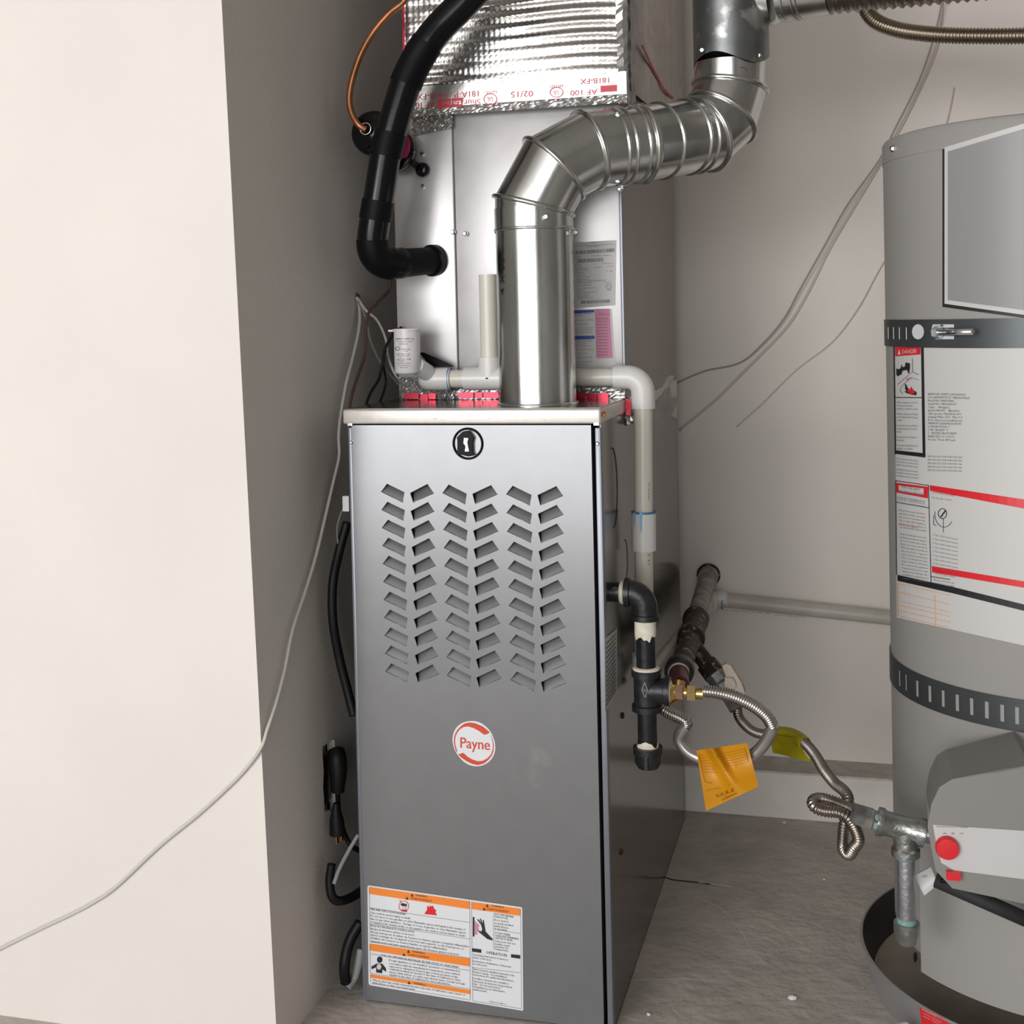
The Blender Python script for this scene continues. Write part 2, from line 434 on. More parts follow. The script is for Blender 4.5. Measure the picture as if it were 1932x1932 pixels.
for x, y in ((663, 835), (1127, 837)):
    p = P(x, y, Y=-.004); mk('screw', *lathe(p+Vector((0, .003, 0)), p-Vector((0, .003, 0)), [(0, .0028), (.004, .0028), (.0055, .0015)], 10), m_zinc, fu, True, 40)
p = P(1138, 782, X=FW+.002); mk('screw', *lathe(p, p+Vector((1, 0, 0)), [(0, .004), (.003, .004), (.004, .002)], 6), m_gold, fu)
for x, y in ((1178, 1285), (1174, 1350), (1172, 1607), (1165, 1117), (1236, 1175)):
    p = P(x, y, X=FW); mk('side_rivet', *lathe(p, p+Vector((1, 0, 0)), [(0, .0045), (.002, .0045), (.003, .002)], 10), m_rust, fu, True, 40)
# knock-out rings stamped in the side
sx = plx(FW+.0004)
kp = [P(1148, 900, X=FW+.0004)]
ko = MB()
ko.add(sweep([Vector((FW+.0006, .075+.035*math.cos(a), .722+.056*math.sin(a))) for a in [-1.5+3.2*i/40 for i in range(41)]], .0005, 5))
ko.add(sweep([Vector((FW+.0006, .16+.02*math.cos(a), .605+.03*math.sin(a))) for a in [-1.5+3.2*i/40 for i in range(41)]], .0004, 5))
mk('knockout_ring', *ko.out(), m_dark, fu)
sl = mk('side_label', *quad((1141, 1205), (1164, 1185), (1164, 1300), (1142, 1345), plx(FW+.0008)), m_silver, fu)
tl = MB()
for i in range(14): tl.add(line([(1144, 1215+i*9), (1162, 1196+i*8)], 2, plx(FW+.0012)))
mk('printed_text', *tl.out(), m_grey, sl)
# latch knob
k0 = P(883, 837, Y=YD-.0006)
kr = .0205
kb = mk('latch', *many(sweep([k0+Vector((kr*math.cos(a), -.001, kr*math.sin(a))) for a in [2*PI*i/40 for i in range(40)]], .0016, 8, closed=True)), m_latch, door, True)
kk = 110/1932
def kz(a, b): return (830+a*kk, 790+b*kk)
arrow = [(640, 1150), (640, 700), (620, 610), (780, 430), (840, 400), (1000, 390), (1150, 610), (1110, 800), (1120, 1100), (1180, 1200), (1000, 1230), (760, 1170)]
def extr(pts, Y0, Y1, scale=1.):
    A = [P(*p, Y=Y0) for p in pts]; n = len(A); B = [Vector((a.x, Y1, a.z)) for a in A]
    tri = [tuple(t) for t in geometry.tessellate_polygon([[Vector((p[0], p[1], 0)) for p in pts]])]
    F = [tuple(n+i for i in t) for t in tri]+tri
    for i in range(n): F.append((i, (i+1) % n, n+(i+1) % n, n+i))
    return A+B, F
mk('latch_handle', *extr([kz(*p) for p in arrow], YD, YD-.009), m_latch, door)
mk('latch_insert', *extr([kz(*p) for p in [(800, 640), (940, 650), (900, 780), (960, 1080), (830, 1080), (860, 900), (790, 820)]], YD-.009, YD-.0095), m_zinc, door)
# ------------ round emblem
es = pl(YD-.0012); es2 = pl(YD-.0016)
def ez(a, b): return (840+a/17.56, 1350+b/17.56)
ec = (952, 932)
outl = [(905, 180), (1060, 200), (1230, 270), (1400, 410), (1520, 560), (1610, 760), (1655, 960), (1655, 1150), (1600, 1330), (1500, 1480), (1350, 1600), (1160, 1670), (960, 1675), (760, 1620), (580, 1500), (430, 1330), (310, 1120), (250, 900), (245, 720), (300, 520), (400, 370), (540, 260), (720, 195)]
def smooth2(pts, n=5):
    q = [Vector((a, b, 0)) for a, b in pts]; N = len(q); o = []
    for i in range(N):
        p0, p1, p2, p3 = q[i-1], q[i], q[(i+1) % N], q[(i+2) % N]
        for k in range(n):
            t = k/n; v = .5*((2*p1)+(p2-p0)*t+(2*p0-5*p1+4*p2-p3)*t*t+(3*p1-p0-3*p2+p3)*t**3); o.append((v.x, v.y))
    return o
emb = mk('emblem', *poly([ez(*p) for p in smooth2(outl)], es), m_labelw, fu)
emb['label'] = 'round white emblem with red lettering'
er = MB()
er.add(poly([ez(*p) for p in [(380, 1215), (330, 1110), (285, 900), (290, 740), (330, 600), (400, 470), (520, 350), (640, 265), (800, 230), (1000, 260), (1250, 370), (1480, 560), (1400, 610), (1290, 640), (1130, 520), (950, 420), (750, 360), (600, 385), (480, 460), (390, 580), (340, 700), (320, 850), (335, 980), (400, 1210)]], es2))
er.add(poly([ez(*p) for p in [(1500, 650), (1580, 820), (1610, 1000), (1600, 1170), (1540, 1330), (1420, 1480), (1280, 1590), (1080, 1645), (880, 1600), (700, 1510), (540, 1400), (425, 1290), (590, 1235), (740, 1370), (900, 1460), (1080, 1515), (1240, 1500), (1390, 1420), (1510, 1290), (1570, 1130), (1580, 990), (1560, 830), (1520, 650)]], es2))
er.add(text('Payne', *ez(468, 1060), 20, es2, slope=.085, width=57, res=6))
er.add(text('Payne', *ez(478, 1062), 20, pl(YD-.0017), slope=.085, width=57, res=6))
mk('emblem_print', *er.out(), m_lorange if False else mat('emblem_red', (.62, .06, .02), .4), emb)
# ------------ warning label
ws = pl(YD-.0012); wp = pl(YD-.0016); wp2 = pl(YD-.0019)
def wz(a, b): return (680+a/5.855, 1640+b/5.855)
def Q(x0, x1, yt0, yt1, yb0, yb1, surf): return quad(wz(x0, yt0), wz(x1, yt1), wz(x1, yb1), wz(x0, yb0), surf, 1)
wl = mk('warning_label', *poly([wz(*p) for p in [(78, 200), (82, 185), (95, 178), (1775, 418), (1785, 425), (1788, 440), (1800, 1545), (1795, 1560), (1780, 1562), (110, 1282), (95, 1272), (90, 1255)]], ws), m_labelw, fu)
wl['label'] = 'white and orange warning sticker low on the door'
wo = MB()
wo.add(Q(95, 1208, 195, 355, 272, 442, wp)); wo.add(Q(1226, 1765, 360, 436, 440, 516, wp))
wo.add(Q(100, 1210, 820, 988, 896, 1076, wp)); wo.add(Q(108, 1216, 1160, 1336, 1196, 1382, wp))
mk('orange_band', *wo.out(), m_lorange, wl)
wb = MB()
def wt(s, x, y, h, w=None): wb.add(text(s, *wz(x, y), h/5.855, wp2, slope=.143+(y-200)/1100*.022, width=(w/5.855 if w else None), res=1))
def wline(x0, y0, x1, y1, w=3): wb.add(line([wz(x0, y0), wz(x1, y1)], w/5.855, wp2))
for x, y in ((570, 300), (515, 335), (1400, 415), (1368, 452), (530, 922), (480, 957), (537, 1268)):
    wb.add(poly([wz(x-17, y), wz(x+17, y+4), wz(x, y-32)], wp2))
for s, x, y, w in (('WARNING', 605, 296, 135), ('AVERTISSEMENT', 555, 330, 235), ('WARNING', 1450, 412, 135), ('AVERTISSEMENT', 1395, 447, 245), ('WARNING', 575, 920, 135), ('AVERTISSEMENT', 527, 952, 235), ('WARNING', 585, 1268, 135)): wt(s, x, y, 22, w)
lines = [('FIRE AND EXPLOSION HAZARD', 108, 450, 395), ('Can result in serious injury or death.', 110, 488, 445), ('Do not store or use gasoline or other flammable vapors and liquids in the vicinity of', 110, 522, 1045),
 ('this or any other appliance.  Storage of or use of gasoline or other flammable vapors', 110, 556, 1055), ('or liquids in the vicinity of this or any appliance can result in serious injury or death.', 110, 590, 1050),
 ("RISQUE D'INCENDIE ET D'EXPLOSION", 110, 630, 480), ('Risque de blessures graves ou de mort.', 110, 665, 487), ("Ne pas entreposer ni utiliser de l'essence ni d'autres vapeurs ou liquides inflammables", 112, 700, 1085),
 ("dans le voisinage de cet appareil, ni de tout autre appareil.  Le fait d'entreposer ou", 113, 733, 1025), ("d'utiliser de l'essence ou d'autres liquides ou vapeurs inflammables", 115, 767, 840), ('appareil ou de tout autre appareil peut causer des blessures graves ou la mort.', 115, 802, 975),
 ('FOR GAS APPLIANCES INSTALLED IN THE STATE OF CALIFORNIA', 228, 958, 855), ('If a gas appliance is not installed, operated, or maintained in', 313, 1012, 785), ("accordance with the manufacturer's instructions, you could be", 315, 1048, 785),
 ('exposed to substances found in gas or from products of gas', 315, 1080, 760), ('combustion which are known to the state of California to cause', 315, 1110, 790), ('cancer, birth defects, or other reproductive harm. Consult your gas', 315, 1142, 840), ('supplier in the state of California for more information.', 315, 1172, 680),
 ('This product may contain chemicals known to the state of California to cause cancer, or', 135, 1232, 1022), ('birth defects, or other reproductive harm.', 135, 1262, 470)]
for s, x, y, w in lines: wt(s, x, y, 21, w)
for s, x, y, w in [('HOT PIPE BEHIND', 1480, 505, 215), ('THIS DOOR.', 1480, 533, 150), ('Door must be', 1480, 568, 158), ('properly installed', 1480, 602, 205), ('while furnace', 1480, 635, 155), ('is operating.', 1480, 662, 140), ('TUYAUTERIE', 1482, 712, 170), ('CHAUDE DERRIERE', 1482, 740, 265), ('CETTE PORTE.', 1484, 768, 200),
 ('Cette porte doit etre', 1480, 800, 235), ('installee avant', 1480, 832, 170), ('operation de', 1480, 860, 150), ("l'equipement.", 1480, 888, 155), ('Operating instructions located on', 1240, 950, 390), ('inside of this door.', 1242, 982, 210), ("Instructions d'utilisation a l'interieur", 1240, 1022, 425), ('de cette porte.', 1242, 1052, 160),
 ('Filters must be installed external to the', 1242, 1112, 458), ('furnace casing.  See installation', 1242, 1142, 375), ('instructions for additional information.', 1242, 1172, 450), ('Les filtres doivent etre, installes a', 1242, 1212, 395), ("l'exterieur de l'armoire du generateur", 1242, 1244, 435), ("d'air.  Voir les instructions", 1242, 1274, 305), ("d'installation pour information", 1242, 1305, 352), ('additionnelle.', 1244, 1336, 155)]: wt(s, x, y, 20, w)
wt('OPERATION', 1385, 933, 32, 230); wt('327206-101 REV. A', 1420, 1468, 14, 190)
wb.add(Q(1232, 1335, 872, 886, 910, 925, wp)); wb.add(Q(1663, 1765, 938, 950, 975, 990, wp))
for a in ((96, 425, 1208, 590), (104, 600, 1208, 772), (104, 935, 1210, 1122), (1468, 490, 1472, 890), (1478, 665, 1768, 712), (1232, 1085, 1768, 1145),
          (96, 200, 106, 800), (104, 800, 1210, 985), (1208, 355, 1212, 1440), (104, 830, 110, 1150), (110, 1150, 1216, 1325), (110, 1165, 112, 1240), (1226, 360, 1240, 1450), (1768, 440, 1780, 1540), (1240, 1455, 1780, 1542), (115, 1262, 1216, 1447)): wline(*a, 2.5)
# torso pictogram
wb.add(poly([wz(*p) for p in circ(212, 1000, 30, 36, 16)], wp2))
wb.add(poly([wz(*p) for p in [(120, 1075), (180, 1042), (240, 1045), (280, 1095), (283, 1135), (240, 1105), (240, 1150), (173, 1140), (173, 1085), (122, 1105)]], wp2))
# hand pictogram
wb.add(poly([wz(*p) for p in [(1282, 670), (1335, 690), (1345, 660), (1330, 610), (1290, 560), (1297, 550), (1340, 600), (1318, 550), (1328, 545), (1352, 605), (1352, 560), (1362, 562), (1370, 620), (1382, 690), (1462, 775), (1455, 788), (1400, 770), (1320, 705)]], wp2))
wb.add(Q(1240, 1258, 528, 530, 742, 746, wp2))
wb.add(poly([wz(*p) for p in [(445, 400), (445, 385), (470, 375), (512, 390), (512, 412), (490, 405), (470, 408)]], wp2))
mk('printed_text', *wb.out(), m_black, wl)
wr = MB()
wr.add(ringpoly(*wz(478, 408), 9.6, 10.3, 1., wp2)); wr.add(line([wz(432, 340), wz(515, 470)], .8, wp2))
wr.add(poly([wz(*p) for p in [(705, 495), (735, 450), (735, 402), (758, 425), (768, 398), (780, 415), (800, 402), (812, 440), (835, 450), (828, 480), (845, 510)]], wp2))
wr.add(poly([wz(*p) for p in [(455, 445), (512, 452), (510, 472), (452, 462)]], wp2))
mk('red_pictogram', *wr.out(), m_redk, wl)
wk = MB(); wk.add(poly([wz(*p) for p in [(1262, 570), (1290, 600), (1315, 620), (1300, 650), (1310, 665), (1280, 680), (1300, 720), (1262, 725)]], wp)); mk('pink_pictogram', *wk.out(), m_lpink, wl)
wg = MB(); wg.add(poly([wz(*p) for p in circ(205, 1078, 26, 32, 16)], pl(YD-.0022))); wg.add(poly([wz(*p) for p in circ(482, 425, 24, 16, 16)], pl(YD-.0022))); mk('pictogram_patch', *wg.out(), m_silver, wl)

# ================================================================== evaporator coil cabinet
YK = .19; XL, XR = .008, .3605; ZK = 1.285
co = thing('coil_cabinet', 'light grey coil cabinet standing on top of the furnace behind the flue pipe', 'cabinet', (.18, .45, FH))
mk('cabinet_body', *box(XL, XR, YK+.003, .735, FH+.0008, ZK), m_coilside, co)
xs0 = P(853, 235, Y=YK).x; xs1 = P(867, 690, Y=YK).x; xs = (xs0+xs1)/2
mk('access_panel', *box(XL, xs-.0008, YK-.004, YK+.003, FH+.002, ZK-.004, .0015), m_coil, co, True, 40)
fp = mk('front_panel', *box(xs+.0004, XR-.003, YK, YK+.003, FH+.002, ZK-.004, .0015), m_coil, co, True, 40)
mk('panel_flange', *box(XR-.0032, XR+.001, YK-.001, YK+.012, FH+.002, ZK-.004, .001), m_trim, co)
for x, y in ((798, 352), (797, 290), (855, 438), (878, 441)):
    p = P(x, y, Y=YK-.004); mk('screw', *lathe(p+Vector((0, .002, 0)), p-Vector((0, 1, 0)), [(0, .004), (.005, .004), (.007, .0022)], 6), m_zinc, co)
# rating label
r1 = pl(YK-.0006); r2 = pl(YK-.001)
rl = mk('rating_label', *quad((1075, 458), (1163, 453), (1161, 576), (1077, 582), r1), m_silver, co); rl['label'] = 'silver rating sticker with two bar codes'
rb = MB()
def rz(a, b): return (1060+a/6.664, 430+b/6.664)
random.seed(3)
for (x0, x1, yt, yb, sl_) in ((165, 660, 290, 335, -.07), (190, 520, 395, 440, -.06), (240, 600, 915, 955, -.04)):
    x = x0
    while x < x1:
        w = random.choice((3, 4, 6, 9)); rb.add(quad(rz(x, yt+(x-x0)*sl_), rz(x+w, yt+(x-x0)*sl_), rz(x+w, yb+(x-x0)*sl_), rz(x, yb+(x-x0)*sl_), r2)); x += w+random.choice((3, 4, 7))
def rt(s, x, y, h, w): rb.add(text(s, *rz(x, y), h/6.664, r2, slope=-.05, width=w/6.664, res=1))
for s, x, y, w in (('7310 West Morris Street, Indianapolis, IN 46231 U.S.A.', 175, 235, 475), ('CAC/BDP', 360, 192, 75), ('MADE IN MEXICO', 315, 245, 155), ('MODEL NO.', 160, 368, 90), ('CNPVP3014ALA', 355, 362, 260), ('SERIAL NO.', 160, 395, 90), ('3715X 06227', 500, 458, 140), ('MFG. NO.', 165, 470, 90), ('MODULE', 165, 495, 80), ('PUSH/CHARGE', 165, 520, 160), ('HFC-R410A', 410, 505, 85), ('150 PSI', 560, 495, 80), ('FACTORY CHARGE', 168, 545, 178), ('0 LB', 560, 552, 78), ('DESIGN PRESSURE', 170, 575, 110), ('450 PSIG', 172, 605, 115), ('AIR FLOW', 175, 632, 178), ('METERING DEVICE', 178, 660, 155), ('CONVERT TO NOZZLE INSTALLED IN UNIT', 178, 682, 380), ('DATE OF MANUFACTURE', 180, 705, 205), ('DATE OF FABRICATION', 182, 735, 190), ('Refer to piping label on the', 185, 770, 240), ('condensing unit.', 188, 795, 100), ('Refer to the condensing unit for', 190, 822, 262), ('A.R.I. certification', 192, 845, 160), ('MADE IN MEXICO', 198, 870, 150), ('FABRIQUE AU MEXIQUE', 200, 895, 198), ('May 2015', 530, 690, 95), ('LISTED', 560, 790, 60)): rt(s, x, y, 15, w)
rb.add(ringpoly(*rz(590, 735), 5.4, 5.4, .9, r2, 20)); rt('UL', 570, 745, 18, 36)
mk('printed_text', *rb.out(), m_grey, rl)
il = mk('instruction_label', *quad((1075, 585), (1154, 583), (1162, 697), (1075, 697), r1), m_label, co); il['label'] = 'instruction sticker with blue bars and a pink panel'
ib = MB(); ib.add(quad((1077, 586), rz(405, 1025), rz(408, 1060), (1077, 592), r2)); ib.add(quad((1077, 634), rz(412, 1355), rz(414, 1392), (1077, 641), r2)); mk('blue_bar', *ib.out(), m_lbluep, il)
mk('pink_panel', *quad(rz(415, 1020), rz(598, 1015), rz(640, 1635), rz(435, 1640), r2), m_lpink, il)
it = MB(); r3 = pl(YK-.0014)
def itx(s, x, y, h, w, sl_=-.03): it.add(text(s, *rz(x, y), h/6.664, r3, slope=sl_, width=w/6.664, res=1))
for s, x, y, w in (('USE FIELD PIPING COMPONENTS', 120, 1090, 265), ('AND KITS.', 120, 1115, 130), ('Install the drain trap first', 120, 1170, 270), ('Avoid overtightening', 120, 1222, 208), ('Condensate line must be sized', 120, 1268, 275), ('and routed to an open drain', 120, 1295, 270), ('Secondary drain must be used', 120, 1325, 262), ('ATTENTION: THE PAN MUST', 120, 1415, 285), ('REMAIN LEVEL AT ALL TIMES', 120, 1440, 262), ('Prime the trap', 120, 1468, 195), ('Clean the pan each season', 120, 1495, 255), ('Check the float every spring', 120, 1540, 270), ('Keep drain clear', 120, 1590, 200), ('Consult the installation instructions', 120, 1640, 265), ('INSTRUCTIONS REQUIRED', 120, 1695, 265), ('for service', 120, 1725, 205)): itx(s, x, y, 15, w)
itx('Puron', 468, 1098, 34, 128, 0)
for i in range(13): itx('this product contains refrigerant', 432, 1145+i*38, 17, 150, 0)
mk('printed_text', *it.out(), m_grey, il)
# crinkled foil tape strip round the foot of the cabinet
def crinkle(x0, x1, z0, z1, Y, nx, nz, amp, seed, skew=None):
    random.seed(seed); V = []; F = []
    for j in range(nz+1):
        for i in range(nx+1):
            x = x0+(x1-x0)*i/nx; z = z0+(z1-z0)*j/nz
            if skew: z += skew(i/nx)
            V.append((x, Y+random.uniform(-amp, 0), z))
    for j in range(nz):
        for i in range(nx): a = j*(nx+1)+i; F.append((a, a+1, a+nx+2, a+nx+1))
    return V, F
zb = FH+.001
mk('foil_tape', *crinkle(XL+.003, P(862, 740, Y=YK).x, zb, zb+.034, YK-.008, 46, 16, .004, 5), m_tape, co)
mk('foil_tape', *crinkle(P(862, 740, Y=YK).x, XR+.001, zb, zb+.016, YK-.008, 70, 6, .0012, 6), m_tape, co)
rs = pl(YK-.0135)
rr_ = MB()
for a, b in ((762, 822), (865, 940), (1084, 1150)):
    x = a; rr_ = MB()
    while x < b:
        w = random.choice((14, 20, 28)); w = min(w, b-x)
        y0 = 742+random.uniform(-2, 2); rr_.add(quad((x, y0), (x+w, y0), (x+w, y0+11), (x, y0+11), rs)); x += w+random.choice((1.5, 2, 3))
    o = mk('red_tape_print', *rr_.out(), m_redfoil, co); o['kind'] = 'stuff'
# loose foil flap at the right end of the foot tape
V, F = [], []
for j in range(9):
    for i in range(4):
        V.append(P(1176+i*6.5+random.uniform(-1, 1), 748+j*7.5-(0 if j < 8 else 5*i), Y=.188+random.uniform(-.004, .004)))
for j in range(8):
    for i in range(3): a = j*4+i; F.append((a, a+1, a+5, a+4))
mk('loose_tape_end', *[V, F], m_tape, co)
mk('loose_tape_print', *quad((1180, 752), (1190, 754), (1190, 784), (1181, 782), pl(.181)), m_redfoil, co)

# ================================================================== foil-wrapped supply duct
du = thing('supply_duct', 'silver foil wrapped supply duct rising from the coil cabinet', 'duct', (.2, .45, 1.29))
DX0, DX1, DY, DZ0, DZ1 = .036, .374, .174, 1.287, 1.80
nx, nz = 170, 190; V = []; F = []
random.seed(11)
ph = [random.uniform(0, 6.28) for _ in range(8)]
for j in range(nz+1):
    for i in range(nx+1):
        x = DX0+(DX1-DX0)*i/nx; z = DZ0+(DZ1-DZ0)*j/nz
        w = math.sin(z*350+1.6*math.sin(x*9+ph[0])+.7*math.sin(x*23+ph[1]))*.0015*(.6+.5*math.sin(x*14+z*30+ph[2]))
        bub = .0011*max(0, math.sin(x*2*PI/.0085))*max(0, math.sin(z*2*PI/.0085+ph[5]))
        big = .002*math.sin(x*17+z*9+ph[3])
        V.append((x, DY-w-bub-big-.003*math.exp(-((i/nx-.5)**2)*6), z))
for j in range(nz):
    for i in range(nx): a = j*(nx+1)+i; F.append((a, a+1, a+nx+2, a+nx+1))
mk('front_insulation', V, F, m_foil, du, True)
random.seed(12); V = []; F = []; ny = 60; nz2 = 90
for j in range(nz2+1):
    for i in range(ny+1):
        y = DY+(.735-DY)*i/ny; z = DZ0+(DZ1-DZ0)*j/nz2
        V.append((DX1+.004+.0012*math.sin(y*700)+random.uniform(-.0008, .0008)+.003*math.sin(y*6)+.012*(i/ny), y, z))
for j in range(nz2):
    for i in range(ny): a = j*(ny+1)+i; F.append((a, a+1, a+ny+2, a+ny+1))
mk('side_insulation', V, F, m_foilside, du, True)
mk('duct_core', *box(DX0+.001, DX1, DY+.006, .735, DZ0, DZ1), m_foilside, du)
# crinkled corner tape
random.seed(2); V = []; F = []
for j in range(80):
    z = DZ0-.02+(DZ1-DZ0+.02)*j/79
    for k, (dx, dy) in enumerate(((-.012, -.003), (-.002, -.006), (.004, -.002), (.0065, .006), (.008, .02), (.008, .032))):
        V.append((DX1+dx+random.uniform(-.0012, .0012), DY+dy+random.uniform(-.0015, .0015), z))
    if j:
        for k in range(5): a = (j-1)*6+k; F.append((a, a+1, a+7, a+6))
mk('corner_tape', V, F, m_tape, du)
mk('edge_tape', *quad((755, -300), (760, -300), (764, 100), (760, 100), pl(DY-.009)), m_redfoil, du)
mk('marker_line', *line([(1211, 85), (1232, 130), (1252, 168), (1270, 186)], 4, plx(DX1+.0135)), m_redmark, du)
# printed tape band at the bottom of the duct
tb = MB(); nxx = 90
zt0, zt1 = P(975, 150, Y=.168).z, P(975, 190, Y=.168).z
def tband(x0, x1, z0, z1, Y, seed, amp, nzz):
    return crinkle(x0, x1, z0, z1, Y, 90, nzz, amp, seed)
zA = P(1170, 135, Y=.166).z; zB = P(1170, 178, Y=.166).z; zC = P(1170, 194, Y=.166).z
m1 = mk('printed_tape', *tband(.040, DX1+.002, zB, zA, .1655, 3, .0004, 6), m_tape, du, True)
mk('lower_tape', *tband(.040, DX1+.002, zC, zB, .167, 4, .0022, 5), m_tape, du)
mk('lower_tape', *crinkle(P(772, 240, Y=.17).x, P(851, 240, Y=.17).x, P(800, 252, Y=.17).z, P(800, 215, Y=.17).z, .184, 24, 12, .004, 9, lambda t: .008*t), m_tape, du)
ts = pl(.1647)
tp = MB()
def ft(s, xr, yt, h, w):   # upside-down print: text starts at the right and runs left
    tp.add(text(s, xr, yt, h, ts, slope=-.055, width=w, rot=PI, res=3))
tp = MB(); tps = [tp]
ft("181B-FX", 1152, 146, 10, 57); ft("AF 100", 1127, 168, 10, 51); ft('UL', 1054, 171, 8, 11)
tp.add(ringpoly(1050, 174, 13, 10, 1.5, ts, 24)); ft('LISTED', 1062, 160, 5, 24)
tp = MB(); tps.append(tp); ft("02/15", 1006, 171, 11, 42); tp = MB(); tps.append(tp); tp.add(ringpoly(925, 187, 13, 11, 1.5, ts, 24)); ft('UL', 930, 183, 9, 12); ft('LISTED', 937, 171, 5, 22)
ft("181A-P / 181B-FX", 906, 171, 11, 120); ft("Shur", 907, 187, 11, 32); ft("AF 100", 820, 192, 11, 44)
for VF in (quad((826, 188), (874, 184), (872, 201), (825, 205), ts), quad((1133, 162), (1164, 160), (1164, 172), (1133, 174), ts)): mk('red_block', *VF, m_red, m1)
for q in tps: mk('tape_print', *q.out(), m_red, m1)['kind'] = 'stuff'
mk('tape_print', *text('tape', 871, 190, 9, pl(.1641), slope=-.055, width=38, rot=PI, res=3), m_tape, m1)

# ================================================================== flue pipe
fl = thing('flue_pipe', 'shiny galvanised flue pipe rising from the furnace and bending right', 'flue pipe', (.2525, .09, FH))
FR = .0545
J = [Vector((.2525, .09, FH)), P(1013, 388, Y=.09), P(1045, 318, Y=.095), P(1110, 283, Y=.125), P(1212, 271, Y=.175), P(1326, 254, Y=.262), P(1361, 222, Y=.288), P(1378, 165, Y=.30), P(1378, 120, Y=.30)]
J[1].x = .2525
def mitre_rings(J, r, seg=48):
    n = len(J); rings = []
    for i in range(n-1):
        d = (J[i+1]-J[i]).normalized()
        a = (Vector((0, -1, .001))-d*Vector((0, -1, .001)).dot(d)).normalized(); b = d.cross(a); ends = []
        for p, j in ((J[i], i), (J[i+1], i+1)):
            if j == 0 or j == n-1: nn = d
            else: nn = ((J[j]-J[j-1]).normalized()+(J[j+1]-J[j]).normalized()).normalized()
            ring = []
            for k in range(seg):
                w = 2*PI*k/seg; o = (a*math.cos(w)+b*math.sin(w))*r
                ring.append(p+o-d*(o.dot(nn)/d.dot(nn)))
            ends.append(ring)
        rings.append(ends)
    return rings
R = mitre_rings(J, FR)
seg = 48
names = ['vertical_pipe', 'elbow_gore', 'elbow_gore', 'elbow_gore', 'horizontal_pipe', 'elbow_gore', 'elbow_gore', 'elbow_collar']
segobj = []
for nm, (a, b) in zip(names, R):
    segobj.append(mk(nm, a+b, [(k, (k+1) % seg, seg+(k+1) % seg, seg+k) for k in range(seg)], m_galv, fl, True))
for (a, b) in R[:-1]:
    ctr = sum(b, Vector())/seg
    if b is R[3][1]: continue
    mk('seam_bead', *sweep([ctr+(p-ctr)*1.02 for p in b], .0036, 8, closed=True), m_bead, fl, True)
def band(Pt, d, r, w, m=m_bead, nm='crimp_bead', rad=.0022):
    d = d.normalized(); a = d.orthogonal().normalized(); b = d.cross(a)
    return mk(nm, *sweep([Pt+(a*math.cos(2*PI*k/48)+b*math.sin(2*PI*k/48))*r for k in range(48)], rad, 8, closed=True), m, fl, True)
upv = Vector((0, 0, 1))
zc = P(1013, 428, Y=.036).z
band(Vector((.2525, .09, zc)), upv, FR+.0006, 0)
mk('collar', *lathe((.2525, .09, zc), (.2525, .09, zc+1), [(0, FR+.001), (.03, FR+.0012)], 48, False), m_galv, fl, True)
mk('base_flange', *lathe((.2525, .09, FH+.0005), (.2525, .09, 2), [(0, FR+.003), (.0025, FR+.003), (.0025, FR)], 48, False), m_galv, fl, True)
d34 = (J[4]-J[3]); 
for tt in (.45, .60, .84, .98): band(J[3]+d34*tt, d34, FR+.0008, 0, rad=.0022 if tt < .9 else .004)
d45 = (J[5]-J[4])
for tt in (.28, .72, .86): band(J[4]+d45*tt, d45, FR+.0008, 0)
# screws
def scr(x, y, Y, n=(0, -1, 0)):
    p = P(x, y, Y=Y); n = Vector(n); mk('sheet_metal_screw', *lathe(p-n*.004, p+n, [(0, .0045), (.006, .0045), (.0085, .0025)], 6), m_screw, fl)
scr(1031, 409, .037); scr(1166, 216, .115, (0, -.6, 1)); scr(1170, 356, .14, (0, -.5, -1)); scr(1337, 197, .24, (0, -.6, 1)); scr(939, 437, .082, (-1, -.2, 0)); scr(1086, 438, .082, (1, -.4, 0))
# scribble marks on the pipe
def flue_surf(x, y):
    d = ray(x, y); ox, oy = CAM.x-.2525, CAM.y-.09; r = FR+.0004
    a = d.x**2+d.y**2; b = 2*(ox*d.x+oy*d.y); c = ox*ox+oy*oy-r*r
    return CAM+d*((-b-math.sqrt(max(b*b-4*a*c, 0)))/(2*a))
mk('marker_writing', *text('4 X 30', 951, 556, 8, flue_surf, rot=-PI/2, width=70, res=3), m_black, segobj[0])
# old tee above
tee = [P(1380, 118, Y=.30), P(1380, -260, Y=.30)]; tee[1].x, tee[1].y = tee[0].x, tee[0].y
TR = FR+.0022
V, F = [], []
for i, (z, r) in enumerate(((0, TR), (.12, TR), (.38, TR))):
    for k in range(48):
        w = 2*PI*k/48; zz_ = tee[0].z+z+(.006*math.sin(3*w+1)+.004*math.sin(w*2) if i == 0 else 0)
        V.append((tee[0].x+r*math.cos(w), tee[0].y+r*math.sin(w), zz_))
    if i:
        for k in range(48): F.append(((i-1)*48+k, (i-1)*48+(k+1) % 48, i*48+(k+1) % 48, i*48+k))
ot = mk('vent_tee', V, F, m_galvold, fl, True); ot['label'] = 'old dull mottled galvanised vent tee'
mk('tee_liner', *cyl(tee[0]+Vector((0, 0, .01)), tee[0]+Vector((0, 0, .4)), TR-.003, 32), m_dark, fl)
for x, y in ((1325, 96), (1431, 106)):
    p = P(x, y, Y=.256 if x < 1400 else .27); mk('sheet_metal_screw', *lathe(p, p+Vector((0, -1, 0)), [(0, .005), (.004, .005), (.0065, .003)], 6), m_screw, fl)
mk('marker_writing', *many(text('72', 1416, 156, 9, pl(.249), res=3), ringpoly(1398, 150, 40, 24, 1, pl(.2485), 30, -2.6, -.9)), m_black, fl)

